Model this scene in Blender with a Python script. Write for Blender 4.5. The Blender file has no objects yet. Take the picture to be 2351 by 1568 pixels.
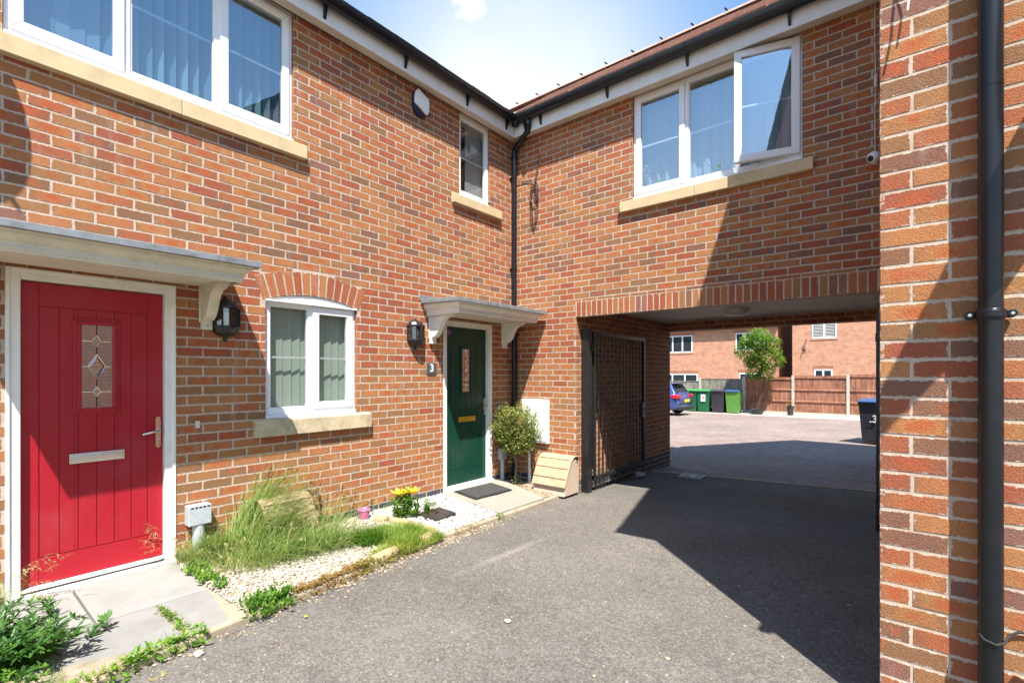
import bpy, bmesh, math, random
import numpy as np
from mathutils import Vector, Matrix, noise
random.seed(7)
S = bpy.context.scene
C = S.collection
PI = math.pi

# ------------------------------------------------------------------ camera, sky, sun, exposure
CAM = (4.3176, -5.3373, 1.5392)
cd = bpy.data.cameras.new('camera'); cam = bpy.data.objects.new('camera', cd); C.objects.link(cam)
cd.sensor_width = 36.0; cd.lens = 36.0 * 1113.0 / 2351.0; cd.shift_y = 0.0312; cd.clip_start = 0.05; cd.clip_end = 2000
cam.location = CAM; cam.rotation_euler = (PI / 2, 0, math.radians(39.1)); S.camera = cam

SUN = Vector((-1.0, 1.0, -2.41)).normalized()
sl = bpy.data.lights.new('sun', 'SUN'); so = bpy.data.objects.new('sun', sl); C.objects.link(so)
sl.energy = 5.0; sl.angle = math.radians(0.5); sl.color = (1.0, 0.945, 0.865)
so.rotation_euler = SUN.to_track_quat('-Z', 'Y').to_euler(); so.location = (8, -8, 20)

W = bpy.data.worlds.new('World'); S.world = W; W.use_nodes = True
wn = W.node_tree.nodes; wl = W.node_tree.links
for n in list(wn): wn.remove(n)
sky = wn.new('ShaderNodeTexSky'); sky.sky_type = 'NISHITA'; sky.sun_disc = False
sky.sun_elevation = math.radians(59.6); sky.sun_rotation = math.radians(135)
sky.air_density = 1.25; sky.dust_density = 0.6; sky.ozone_density = 3.0; sky.altitude = 50
tc = wn.new('ShaderNodeTexCoord')
# a small puffy cloud and faint high wisps, part of the sky itself
sep = wn.new('ShaderNodeSeparateXYZ'); wl.new(tc.outputs['Generated'], sep.inputs[0])
cdir = Vector((-0.552, 0.574, 0.604)).normalized()
dotn = wn.new('ShaderNodeVectorMath'); dotn.operation = 'DISTANCE'; wl.new(tc.outputs['Generated'], dotn.inputs[0]); dotn.inputs[1].default_value = cdir
nz = wn.new('ShaderNodeTexNoise'); nz.inputs['Scale'].default_value = 34; nz.inputs['Detail'].default_value = 6; nz.inputs['Roughness'].default_value = .62; wl.new(tc.outputs['Generated'], nz.inputs['Vector'])
mr = wn.new('ShaderNodeMapRange'); wl.new(dotn.outputs['Value'], mr.inputs[0]); mr.inputs[1].default_value = 0.0; mr.inputs[2].default_value = 0.05; mr.inputs[3].default_value = 0.30; mr.inputs[4].default_value = -0.2
ad = wn.new('ShaderNodeMath'); ad.operation = 'ADD'; wl.new(mr.outputs[0], ad.inputs[0]); wl.new(nz.outputs[0], ad.inputs[1])
m2 = wn.new('ShaderNodeMapRange'); wl.new(ad.outputs[0], m2.inputs[0]); m2.inputs[1].default_value = .50; m2.inputs[2].default_value = .82; m2.inputs[3].default_value = 0; m2.inputs[4].default_value = .9
mx = wn.new('ShaderNodeMixRGB'); wl.new(m2.outputs[0], mx.inputs[0]); tn = wn.new('ShaderNodeMixRGB'); tn.blend_type = 'MULTIPLY'; tn.inputs[0].default_value = 1; wl.new(sky.outputs[0], tn.inputs[1]); tn.inputs[2].default_value = (.78, 1.02, 1.12, 1); wl.new(tn.outputs[0], mx.inputs[1]); mx.inputs[2].default_value = (6.5, 6.8, 7.2, 1)
# bright thin haze bank low over the roofs
c0 = Vector((-.552, .687, .46)).normalized()
d0 = wn.new('ShaderNodeVectorMath'); d0.operation = 'DISTANCE'; wl.new(tc.outputs['Generated'], d0.inputs[0]); d0.inputs[1].default_value = c0
h1_ = wn.new('ShaderNodeMapRange'); h1_.interpolation_type = 'SMOOTHSTEP'; wl.new(d0.outputs['Value'], h1_.inputs[0]); h1_.inputs[1].default_value = .0; h1_.inputs[2].default_value = .46; h1_.inputs[3].default_value = .92; h1_.inputs[4].default_value = 0
h2_ = wn.new('ShaderNodeMapRange'); h2_.interpolation_type = 'SMOOTHSTEP'; wl.new(sep.outputs[2], h2_.inputs[0]); h2_.inputs[1].default_value = .10; h2_.inputs[2].default_value = .56; h2_.inputs[3].default_value = .8; h2_.inputs[4].default_value = 0
hm = wn.new('ShaderNodeMath'); hm.operation = 'MAXIMUM'; wl.new(h1_.outputs[0], hm.inputs[0]); wl.new(h2_.outputs[0], hm.inputs[1])
nw = wn.new('ShaderNodeTexNoise'); nw.inputs['Scale'].default_value = 5; nw.inputs['Detail'].default_value = 5; wl.new(tc.outputs['Generated'], nw.inputs['Vector'])
h3_ = wn.new('ShaderNodeMath'); h3_.operation = 'MULTIPLY_ADD'; wl.new(nw.outputs[0], h3_.inputs[0]); h3_.inputs[1].default_value = .5; h3_.inputs[2].default_value = .75
h4_ = wn.new('ShaderNodeMath'); h4_.operation = 'MULTIPLY'; h4_.use_clamp = True; wl.new(h3_.outputs[0], h4_.inputs[0]); wl.new(hm.outputs[0], h4_.inputs[1])
mx0 = mx; mx = wn.new('ShaderNodeMixRGB'); wl.new(h4_.outputs[0], mx.inputs[0]); wl.new(mx0.outputs[0], mx.inputs[1]); mx.inputs[2].default_value = (4.6, 4.8, 5.0, 1)
bg = wn.new('ShaderNodeBackground'); bg.inputs['Strength'].default_value = 0.11; wl.new(mx.outputs[0], bg.inputs[0])
wo = wn.new('ShaderNodeOutputWorld'); wl.new(bg.outputs[0], wo.inputs[0])
vs = S.view_settings; vs.view_transform = 'Standard'; vs.look = 'None'; vs.exposure = 1.2; vs.gamma = 1.0; vs.use_curve_mapping = False
S.cycles.max_bounces = 8; S.cycles.diffuse_bounces = 4; S.cycles.glossy_bounces = 3; S.cycles.transmission_bounces = 4; S.cycles.transparent_max_bounces = 10
S.cycles.caustics_reflective = False; S.cycles.caustics_refractive = False; S.cycles.sample_clamp_indirect = 4.0
S.cycles.use_denoising = True

# ------------------------------------------------------------------ materials
def nt(name):
    m = bpy.data.materials.new(name); m.use_nodes = True
    t = m.node_tree; b = t.nodes['Principled BSDF']
    return m, t, t.nodes, t.links, b
def ramp(N, stops, interp='LINEAR'):
    r = N.new('ShaderNodeValToRGB'); r.color_ramp.interpolation = interp
    e = r.color_ramp.elements
    while len(e) < len(stops): e.new(0.5)
    for i, (p, c) in enumerate(stops):
        e[i].position = p; e[i].color = tuple(c) + (1,)
    return r
def mth(N, L, op, a, b=None, c=None):
    n = N.new('ShaderNodeMath'); n.operation = op
    for i, v in enumerate((a, b, c)):
        if v is None: continue
        if isinstance(v, (int, float)): n.inputs[i].default_value = v
        else: L.new(v, n.inputs[i])
    return n.outputs[0]
def noi(N, L, vec, scale, detail=4, rough=.55):
    n = N.new('ShaderNodeTexNoise'); n.inputs['Scale'].default_value = scale; n.inputs['Detail'].default_value = detail; n.inputs['Roughness'].default_value = rough
    if vec is not None: L.new(vec, n.inputs['Vector'])
    return n
def mixc(N, L, f, a, b, mode='MIX'):
    n = N.new('ShaderNodeMixRGB'); n.blend_type = mode
    for i, v in enumerate((f, a, b)):
        if isinstance(v, (int, float)): n.inputs[i].default_value = v
        elif isinstance(v, tuple): n.inputs[i].default_value = v + (1,)
        else: L.new(v, n.inputs[i])
    return n.outputs[0]
def pos(N):
    g = N.new('ShaderNodeNewGeometry'); return g.outputs['Position']
def objc(N):
    t = N.new('ShaderNodeTexCoord'); return t.outputs['Object']
def rng(N, L, v, a, b, c, d):
    n = N.new('ShaderNodeMapRange'); L.new(v, n.inputs[0])
    for i, x in enumerate((a, b, c, d)): n.inputs[i + 1].default_value = x
    return n.outputs[0]
def bump(N, L, B, h, strength, dist):
    n = N.new('ShaderNodeBump'); n.inputs['Strength'].default_value = strength; n.inputs['Distance'].default_value = dist
    L.new(h, n.inputs['Height']); L.new(n.outputs[0], B.inputs['Normal'])
def mat(name, col, rough=.5, var=.12, vs_=6.0, bs=None, bd=.002, metal=0.0, spec=.5, dirt=None, coat=0.0):
    m, t, N, L, B = nt(name)
    p = pos(N)
    n1 = noi(N, L, p, vs_, 5, .6)
    f = rng(N, L, n1.outputs[0], .3, .7, 1 - var, 1 + var)
    c = mixc(N, L, 1.0, tuple(col), f, 'MULTIPLY')
    if dirt:
        n2 = noi(N, L, p, dirt[1], 6, .7)
        c = mixc(N, L, rng(N, L, n2.outputs[0], .48, .72, 0, dirt[2]), c, tuple(dirt[0]))
    L.new(c, B.inputs['Base Color'])
    B.inputs['Roughness'].default_value = rough; B.inputs['Metallic'].default_value = metal
    B.inputs['Specular IOR Level'].default_value = spec; B.inputs['Coat Weight'].default_value = coat
    if bs:
        n3 = noi(N, L, p, bs, 3, .6); bump(N, L, B, n3.outputs[0], .6, bd)
    return m

def brick_mat():
    m, t, N, L, B = nt('facing_brick')
    rn = N.new('ShaderNodeAttribute'); rn.attribute_name = 'rn'
    bl = N.new('ShaderNodeAttribute'); bl.attribute_name = 'bl'
    s = N.new('ShaderNodeSeparateXYZ'); L.new(rn.outputs['Vector'], s.inputs[0])
    q = N.new('ShaderNodeSeparateXYZ'); L.new(bl.outputs['Vector'], q.inputs[0])
    r1, r2, r3 = s.outputs; u, v, blue = q.outputs
    p = pos(N)
    off = N.new('ShaderNodeVectorMath'); off.operation = 'MULTIPLY_ADD'; L.new(rn.outputs['Vector'], off.inputs[0]); off.inputs[1].default_value = (37, 51, 43); L.new(p, off.inputs[2])
    n1 = noi(N, L, off.outputs[0], 13, 4, .6)
    base = ramp(N, [(0, (.30, .086, .046)), (.2, (.35, .118, .054)), (.38, (.395, .160, .065)), (.58, (.40, .178, .068)), (.75, (.31, .152, .064)), (.88, (.225, .115, .062)), (.95, (.205, .098, .068)), (1, (.26, .125, .10))])
    L.new(r1, base.inputs[0])
    # burnt, browner ends and a redder heart on some bricks
    du = mth(N, L, 'ABSOLUTE', mth(N, L, 'SUBTRACT', u, .5)); dv = mth(N, L, 'ABSOLUTE', mth(N, L, 'SUBTRACT', v, .5))
    e = mth(N, L, 'MAXIMUM', mth(N, L, 'MULTIPLY', du, 2.0), mth(N, L, 'MULTIPLY', mth(N, L, 'POWER', mth(N, L, 'MULTIPLY', dv, 2.0), 1.5), .85))
    e = mth(N, L, 'ADD', e, rng(N, L, n1.outputs[0], .25, .75, -.45, .45))
    burnt = mixc(N, L, r3, (.25, .125, .058), (.21, .095, .064))
    fe = mth(N, L, 'MULTIPLY', rng(N, L, e, .55, 1.15, 0, .75), rng(N, L, r2, 0, 1, .2, 1.0))
    c1 = mixc(N, L, fe, base.outputs[0], burnt)
    heart = mth(N, L, 'MULTIPLY', rng(N, L, e, .15, .55, .75, 0), rng(N, L, r3, .45, .7, 0, 1))
    c1 = mixc(N, L, heart, c1, (.40, .095, .034))
    # sand-faced grain, lime bloom
    n2 = noi(N, L, p, 260, 3, .7)
    c1 = mixc(N, L, 1.0, c1, rng(N, L, n2.outputs[0], .3, .7, .66, 1.30), 'MULTIPLY')
    n4 = noi(N, L, p, 2.6, 6, .75)
    c1 = mixc(N, L, rng(N, L, n4.outputs[0], .60, .8, 0, .28), c1, (.5, .42, .38))
    # mortar smeared over ragged edges, lime streaks running down the wall
    em = mth(N, L, 'MINIMUM', mth(N, L, 'MULTIPLY', mth(N, L, 'SUBTRACT', .5, du), .21), mth(N, L, 'MULTIPLY', mth(N, L, 'SUBTRACT', .5, dv), .065))
    n6 = noi(N, L, p, 46, 4, .7)
    sm = mth(N, L, 'LESS_THAN', em, rng(N, L, n6.outputs[0], .50, .72, -.0005, .0075))
    c1 = mixc(N, L, mth(N, L, 'MULTIPLY', sm, .8), c1, (.50, .41, .34))
    mp = N.new('ShaderNodeMapping'); mp.inputs['Scale'].default_value = (7, 7, 1.1); L.new(p, mp.inputs[0])
    n7 = noi(N, L, mp.outputs[0], 1.0, 6, .75)
    c1 = mixc(N, L, rng(N, L, n7.outputs[0], .58, .78, 0, .42), c1, (.50, .44, .41))
    c1 = mixc(N, L, rng(N, L, n7.outputs[0], .24, .42, .42, 0), c1, (.12, .07, .05))
    eng = mixc(N, L, rng(N, L, n1.outputs[0], .3, .7, 0, 1), (.05, .055, .065), (.10, .095, .10))
    c1 = mixc(N, L, blue, c1, eng)
    L.new(c1, B.inputs['Base Color']); B.inputs['Roughness'].default_value = .88; B.inputs['Specular IOR Level'].default_value = .25
    n3 = noi(N, L, p, 190, 3, .65); bump(N, L, B, n3.outputs[0], .9, .0042)
    return m
def mortar_mat():
    m, t, N, L, B = nt('mortar')
    p = pos(N); n1 = noi(N, L, p, 9, 5, .65); n2 = noi(N, L, p, 300, 2)
    r = ramp(N, [(.25, (.36, .285, .22)), (.5, (.48, .385, .30)), (.8, (.56, .465, .375))]); L.new(n1.outputs[0], r.inputs[0])
    L.new(mixc(N, L, .25, r.outputs[0], n2.outputs[0], 'OVERLAY'), B.inputs['Base Color']); B.inputs['Roughness'].default_value = .95
    bump(N, L, B, n2.outputs[0], .5, .002)
    return m
def far_brick_mat(name, c1, c2, mort, rowh=.075, w=.225):
    m, t, N, L, B = nt(name)
    g = N.new('ShaderNodeNewGeometry'); sp = N.new('ShaderNodeSeparateXYZ'); L.new(g.outputs['Position'], sp.inputs[0])
    sn = N.new('ShaderNodeSeparateXYZ'); L.new(g.outputs['True Normal'], sn.inputs[0])
    f = mth(N, L, 'GREATER_THAN', mth(N, L, 'ABSOLUTE', sn.outputs[0]), .6)
    h = mth(N, L, 'ADD', mth(N, L, 'MULTIPLY', f, sp.outputs[1]), mth(N, L, 'MULTIPLY', mth(N, L, 'SUBTRACT', 1.0, f), sp.outputs[0]))
    cb = N.new('ShaderNodeCombineXYZ'); L.new(h, cb.inputs[0]); L.new(sp.outputs[2], cb.inputs[1])
    bt = N.new('ShaderNodeTexBrick'); L.new(cb.outputs[0], bt.inputs['Vector'])
    bt.inputs['Scale'].default_value = 1; bt.inputs['Brick Width'].default_value = w; bt.inputs['Row Height'].default_value = rowh
    bt.inputs['Mortar Size'].default_value = .006; bt.inputs['Mortar Smooth'].default_value = .1; bt.inputs['Bias'].default_value = 0
    bt.inputs['Color1'].default_value = c1 + (1,); bt.inputs['Color2'].default_value = c2 + (1,); bt.inputs['Mortar'].default_value = mort + (1,)
    n1 = noi(N, L, cb.outputs[0], 3.0, 6, .7)
    c = mixc(N, L, 1.0, bt.outputs['Color'], rng(N, L, n1.outputs[0], .3, .7, .78, 1.22), 'MULTIPLY')
    L.new(c, B.inputs['Base Color']); B.inputs['Roughness'].default_value = .9
    bump(N, L, B, mth(N, L, 'SUBTRACT', 1.0, bt.outputs['Fac']), .5, .006)
    return m
def asphalt_mat():
    m, t, N, L, B = nt('worn_asphalt')
    p = pos(N)
    v = N.new('ShaderNodeTexVoronoi'); v.inputs['Scale'].default_value = 120; L.new(p, v.inputs['Vector'])
    v2 = N.new('ShaderNodeTexVoronoi'); v2.inputs['Scale'].default_value = 42; L.new(p, v2.inputs['Vector'])
    sc = N.new('ShaderNodeSeparateColor'); L.new(v.outputs['Color'], sc.inputs[0])
    r = ramp(N, [(0, (.088, .080, .070)), (.3, (.118, .107, .094)), (.75, (.148, .135, .119)), (1, (.21, .192, .168))]); L.new(sc.outputs[0], r.inputs[0])
    n1 = noi(N, L, p, .55, 6, .68); n2 = noi(N, L, p, 3.2, 6, .7); n5 = noi(N, L, p, 24, 4, .7)
    c = mixc(N, L, 1.0, r.outputs[0], rng(N, L, n1.outputs[0], .3, .7, .76, 1.24), 'MULTIPLY')
    c = mixc(N, L, 1.0, c, rng(N, L, n5.outputs[0], .3, .7, .86, 1.14), 'MULTIPLY')
    c = mixc(N, L, rng(N, L, n2.outputs[0], .55, .75, 0, .5), c, (.19, .18, .165))       # pale dusty wear
    c = mixc(N, L, rng(N, L, n2.outputs[0], .26, .40, .45, 0), c, (.055, .05, .047))      # dark stains
    # pale tyre scuffs running along the drive
    mp = N.new('ShaderNodeMapping'); mp.inputs['Location'].default_value = (-1.80, 2.33, 0); mp.vector_type = 'POINT'; L.new(p, mp.inputs[0])
    ms = N.new('ShaderNodeMapping'); ms.inputs['Rotation'].default_value = (0, 0, math.radians(3.6)); ms.inputs['Scale'].default_value = (16, 1.35, 0); L.new(mp.outputs[0], ms.inputs[0])
    gr = N.new('ShaderNodeVectorMath'); gr.operation = 'LENGTH'; L.new(ms.outputs[0], gr.inputs[0])
    sc1 = mth(N, L, 'MULTIPLY', rng(N, L, gr.outputs['Value'], .25, 1.0, .55, 0), rng(N, L, noi(N, L, p, 7, 5, .7).outputs[0], .3, .65, .1, 1))
    c = mixc(N, L, sc1, c, (.30, .275, .25))
    sp = N.new('ShaderNodeSeparateColor'); L.new(v2.outputs['Color'], sp.inputs[0])
    chip = mth(N, L, 'MULTIPLY', mth(N, L, 'GREATER_THAN', sp.outputs[0], .985), mth(N, L, 'LESS_THAN', v2.outputs['Distance'], .33))
    c = mixc(N, L, mth(N, L, 'MULTIPLY', chip, .7), c, (.34, .32, .29))
    L.new(c, B.inputs['Base Color']); B.inputs['Roughness'].default_value = .9; B.inputs['Specular IOR Level'].default_value = .3
    h = mth(N, L, 'ADD', mth(N, L, 'MULTIPLY', v.outputs['Distance'], -1.0), n5.outputs[0]); bump(N, L, B, h, .7, .0035)
    return m
def paving_mat():
    m, t, N, L, B = nt('block_paving')
    p = pos(N)
    mp = N.new('ShaderNodeMapping'); mp.inputs['Rotation'].default_value = (0, 0, math.radians(52)); L.new(p, mp.inputs[0])
    bt = N.new('ShaderNodeTexBrick'); L.new(mp.outputs[0], bt.inputs['Vector'])
    bt.inputs['Scale'].default_value = 1; bt.inputs['Brick Width'].default_value = .2; bt.inputs['Row Height'].default_value = .1; bt.inputs['Mortar Size'].default_value = .004; bt.inputs['Mortar Smooth'].default_value = .3
    bt.inputs['Color1'].default_value = (.21, .155, .13, 1); bt.inputs['Color2'].default_value = (.27, .21, .18, 1); bt.inputs['Mortar'].default_value = (.11, .095, .085, 1)
    n1 = noi(N, L, p, .5, 6, .7); n2 = noi(N, L, p, 60, 3)
    c = mixc(N, L, 1.0, bt.outputs[0], rng(N, L, n1.outputs[0], .3, .7, .8, 1.2), 'MULTIPLY')
    c = mixc(N, L, 1.0, c, rng(N, L, n2.outputs[0], .3, .7, .88, 1.12), 'MULTIPLY')
    L.new(c, B.inputs['Base Color']); B.inputs['Roughness'].default_value = .9
    bump(N, L, B, mth(N, L, 'SUBTRACT', 1.0, bt.outputs['Fac']), .6, .006)
    return m
def glass_mat(name, tint=(.86, .90, .89), refl=1.0, rough=0.0):
    m, t, N, L, B = nt(name); N.remove(B)
    tr = N.new('ShaderNodeBsdfTransparent'); tr.inputs[0].default_value = tint + (1,)
    gl = N.new('ShaderNodeBsdfGlossy'); gl.inputs['Roughness'].default_value = rough; gl.inputs[0].default_value = (.95, .97, 1, 1)
    fr = N.new('ShaderNodeFresnel'); fr.inputs[0].default_value = 1.52
    f = mth(N, L, 'MINIMUM', mth(N, L, 'MULTIPLY_ADD', fr.outputs[0], 3.6 * refl, .06), .5)   # two panes of a sealed unit
    ms = N.new('ShaderNodeMixShader'); L.new(f, ms.inputs[0]); L.new(tr.outputs[0], ms.inputs[1]); L.new(gl.outputs[0], ms.inputs[2])
    L.new(ms.outputs[0], N['Material Output'].inputs[0])
    return m
def leaf_mat(name, stops, trans=.35, rough=.5):
    m, t, N, L, B = nt(name)
    a = N.new('ShaderNodeAttribute'); a.attribute_name = 'rn'
    s = N.new('ShaderNodeSeparateXYZ'); L.new(a.outputs['Vector'], s.inputs[0])
    r = ramp(N, stops); L.new(s.outputs[0], r.inputs[0])
    L.new(r.outputs[0], B.inputs['Base Color']); B.inputs['Roughness'].default_value = rough; B.inputs['Specular IOR Level'].default_value = .35
    tb = N.new('ShaderNodeBsdfTranslucent'); L.new(mixc(N, L, 1.0, r.outputs[0], (1.35, 1.5, .7), 'MULTIPLY'), tb.inputs[0])
    ms = N.new('ShaderNodeMixShader'); ms.inputs[0].default_value = trans; L.new(B.outputs[0], ms.inputs[1]); L.new(tb.outputs[0], ms.inputs[2])
    L.new(ms.outputs[0], N['Material Output'].inputs[0])
    return m
def stone_mat(name, stops, rough=.85):
    m, t, N, L, B = nt(name)
    a = N.new('ShaderNodeAttribute'); a.attribute_name = 'rn'
    s = N.new('ShaderNodeSeparateXYZ'); L.new(a.outputs['Vector'], s.inputs[0])
    r = ramp(N, stops); L.new(s.outputs[0], r.inputs[0])
    n = noi(N, L, pos(N), 120, 3)
    L.new(mixc(N, L, 1.0, r.outputs[0], rng(N, L, n.outputs[0], .3, .7, .85, 1.15), 'MULTIPLY'), B.inputs['Base Color']); B.inputs['Roughness'].default_value = rough
    return m
def door_mat(name, col, rough=.32):
    m, t, N, L, B = nt(name)
    p = pos(N)
    mp = N.new('ShaderNodeMapping'); mp.inputs['Scale'].default_value = (9, 9, .8); L.new(p, mp.inputs[0])
    n1 = noi(N, L, mp.outputs[0], 9, 6, .65); n1.inputs['Distortion'].default_value = 1.2
    n2 = noi(N, L, p, 2.2, 5, .6)
    c = mixc(N, L, 1.0, tuple(col), rng(N, L, n1.outputs[0], .3, .7, .9, 1.08), 'MULTIPLY')
    c = mixc(N, L, rng(N, L, n2.outputs[0], .5, .75, 0, .05), c, (.45, .40, .38))
    L.new(c, B.inputs['Base Color']); B.inputs['Roughness'].default_value = rough; B.inputs['Specular IOR Level'].default_value = .28
    bump(N, L, B, n1.outputs[0], .35, .0022)
    return m
def tile_mat(name, a, b):
    m, t, N, L, B = nt(name)
    p = pos(N); n1 = noi(N, L, p, 3.5, 6, .7); n2 = noi(N, L, p, 70, 3)
    r = ramp(N, [(.3, a), (.7, b)]); L.new(n1.outputs[0], r.inputs[0])
    L.new(mixc(N, L, 1.0, r.outputs[0], rng(N, L, n2.outputs[0], .3, .7, .85, 1.15), 'MULTIPLY'), B.inputs['Base Color']); B.inputs['Roughness'].default_value = .9
    bump(N, L, B, n2.outputs[0], .5, .003)
    return m
def wood_mat(name, a, b, stain=(.05, .03, .02)):
    m, t, N, L, B = nt(name)
    p = pos(N)
    mp = N.new('ShaderNodeMapping'); mp.inputs['Scale'].default_value = (9, 9, 1.0); L.new(p, mp.inputs[0])
    n1 = noi(N, L, mp.outputs[0], 1.6, 6, .7); n2 = noi(N, L, p, 1.4, 5, .7)
    r = ramp(N, [(.38, a), (.62, b)]); L.new(n1.outputs[0], r.inputs[0])
    c = mixc(N, L, rng(N, L, n2.outputs[0], .45, .7, 0, .65), r.outputs[0], stain)
    L.new(c, B.inputs['Base Color']); B.inputs['Roughness'].default_value = .85
    return m

MT = {}
MT['brick'] = brick_mat(); MT['mortar'] = mortar_mat()
MT['backbrick'] = far_brick_mat('plain_brick', (.36, .10, .045), (.25, .10, .055), (.45, .36, .29))
MT['farbrick'] = far_brick_mat('pale_red_brick', (.56, .26, .155), (.44, .20, .13), (.50, .36, .26))
MT['asphalt'] = asphalt_mat(); MT['paving'] = paving_mat()
MT['upvc'] = mat('white_upvc', (.80, .81, .82), .32, .03, 3.0, spec=.5)
MT['upvc_dirty'] = mat('weathered_upvc', (.78, .77, .72), .38, .05, 3.0, dirt=((.42, .40, .33), 7.0, .35))
MT['cream'] = mat('aged_cream_plastic', (.66, .62, .49), .42, .06, 5.0, dirt=((.36, .34, .26), 8.0, .4))
MT['soffit'] = mat('off_white_soffit', (.66, .61, .53), .5, .06, 4.0, dirt=((.40, .36, .29), 5.0, .35))
MT['fascia'] = mat('white_fascia', (.74, .73, .70), .42, .05, 4.0, dirt=((.48, .46, .42), 6.0, .3))
MT['ceil'] = mat('passage_ceiling', (.64, .61, .55), .7, .08, 3.0, dirt=((.40, .37, .32), 4.0, .4))
MT['blackpl'] = mat('black_plastic', (.0075, .009, .012), .3, .15, 8.0, spec=.4, dirt=((.025, .025, .026), 14.0, .25))
MT['blackmet'] = mat('black_painted_steel', (.014, .014, .016), .38, .2, 10.0, dirt=((.06, .05, .045), 18.0, .4))
MT['lead'] = mat('grey_lead', (.20, .215, .23), .5, .16, 7.0, dirt=((.06, .065, .065), 11.0, .65))
MT['sill'] = mat('cast_stone_sill', (.56, .43, .25), .8, .10, 5.0, bs=160, bd=.0015, dirt=((.34, .28, .18), 9.0, .45))
MT['sillold'] = mat('stained_stone_sill', (.50, .41, .27), .85, .14, 6.0, bs=160, bd=.0015, dirt=((.16, .15, .11), 8.0, .75))
MT['glass'] = glass_mat('window_glass', (.60, .72, .79), 1.25); MT['blueglass'] = glass_mat('blue_tinted_window_glass', (.84, .92, .97), 1.8); MT['clearglass'] = glass_mat('clear_window_glass', (.90, .94, .92), .7)
MT['doorglass'] = glass_mat('leaded_glass', (.72, .74, .72), 1.2, .02)
MT['lampglass'] = glass_mat('lantern_glass', (.8, .8, .76), .8, .02)
MT['red'] = door_mat('red_door_paint', (.36, .013, .024)); MT['green'] = door_mat('green_door_paint', (.004, .044, .028), .28)
MT['chrome'] = mat('chrome', (.62, .60, .56), .14, .05, 20, metal=1.0)
MT['gold'] = mat('brass', (.75, .50, .13), .2, .06, 20, metal=1.0)
MT['rubber'] = mat('rubber', (.02, .02, .02), .7, .2, 20)
MT['slab'] = mat('concrete_slab', (.275, .268, .25), .9, .10, 4.0, bs=240, bd=.0016, dirt=((.17, .165, .15), 6.0, .35))
MT['slabgrey'] = mat('grey_concrete_slab', (.225, .218, .202), .92, .12, 5.0, bs=260, bd=.002, dirt=((.29, .285, .27), 14.0, .4)); MT['slab2'] = mat('pale_slab', (.30, .27, .225), .9, .08, 5.0, bs=240, bd=.0014, dirt=((.28, .25, .2), 7.0, .4))
MT['kerb'] = mat('concrete_edging', (.36, .295, .21), .92, .16, 8.0, bs=120, bd=.002, dirt=((.17, .15, .08), 10.0, .6))
MT['soil'] = mat('dusty_soil', (.30, .25, .18), .95, .2, 10.0, bs=90, bd=.005, dirt=((.13, .10, .06), 9.0, .6))
MT['whitest'] = stone_mat('white_chippings', [(0, (.26, .24, .22)), (.15, (.44, .43, .41)), (.6, (.58, .575, .56)), (.88, (.46, .42, .37)), (.94, (.17, .14, .11)), (1, (.06, .05, .045))])
MT['creamst'] = stone_mat('cream_chippings', [(0, (.06, .05, .04)), (.09, (.28, .24, .18)), (.4, (.44, .385, .30)), (.85, (.50, .45, .37)), (1, (.56, .52, .46))])
MT['tanst'] = stone_mat('tan_chippings', [(0, (.12, .08, .05)), (.4, (.28, .21, .14)), (.8, (.36, .28, .19)), (1, (.44, .38, .30))])
MT['slat'] = leaf_mat('blind_fabric', [(0, (.24, .38, .52)), (1, (.52, .66, .76))], .35, .8)
MT['slatg'] = leaf_mat('green_tinted_blind', [(0, (.58, .68, .62)), (1, (.70, .78, .70))], .3, .8)
MT['curtain'] = leaf_mat('net_curtain', [(0, (.54, .68, .84)), (1, (.66, .78, .92))], .45, .9)
MT['room'] = mat('room_wall', (.42, .40, .37), .9, .05)
MT['grass'] = leaf_mat('grass', [(0, (.07, .15, .025)), (.4, (.17, .29, .06)), (.7, (.29, .37, .11)), (.88, (.38, .34, .16)), (1, (.42, .33, .18))], .35)
MT['lush'] = leaf_mat('lush_grass', [(0, (.04, .12, .012)), (.5, (.12, .26, .025)), (.8, (.26, .34, .045)), (1, (.38, .34, .08))], .4)
MT['moss'] = leaf_mat('moss_grass', [(0, (.10, .12, .015)), (.5, (.24, .24, .03)), (1, (.38, .27, .05))], .35)
MT['weed'] = leaf_mat('weed_leaf', [(0, (.024, .075, .016)), (.6, (.06, .16, .03)), (1, (.15, .28, .05))], .3, .4)
MT['bright'] = leaf_mat('bright_leaf', [(0, (.06, .15, .015)), (.6, (.14, .28, .03)), (1, (.28, .40, .06))], .35)
MT['box'] = leaf_mat('box_leaf', [(0, (.035, .075, .012)), (.4, (.12, .17, .035)), (.75, (.26, .28, .075)), (1, (.44, .40, .17))], .3)
MT['tree'] = leaf_mat('tree_leaf', [(0, (.035, .09, .012)), (.5, (.15, .27, .03)), (1, (.32, .44, .06))], .4)
MT['sedum'] = leaf_mat('red_sedum', [(0, (.10, .11, .02)), (.4, (.26, .20, .04)), (.8, (.30, .11, .05)), (1, (.34, .08, .07))], .25)
MT['petal'] = leaf_mat('yellow_petal', [(0, (.75, .55, .03)), (1, (.85, .72, .10))], .35)
MT['purple'] = leaf_mat('pale_purple_petal', [(0, (.45, .35, .62)), (1, (.7, .6, .8))], .35)
MT['bark'] = mat('bark', (.20, .15, .10), .9, .3, 20, bs=80, bd=.004)
MT['darkbark'] = mat('dark_bark', (.07, .05, .035), .9, .3, 20); MT['straw'] = leaf_mat('seed_head', [(0, (.26, .22, .10)), (1, (.42, .36, .19))], .3)
MT['tileA'] = tile_mat('dark_roof_tile', (.06, .050, .046), (.12, .095, .085)); MT['tileB'] = tile_mat('brown_roof_tile', (.34, .215, .17), (.46, .32, .265))
MT['navy'] = mat('navy_plastic', (.012, .012, .045), .3, .1)
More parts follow.
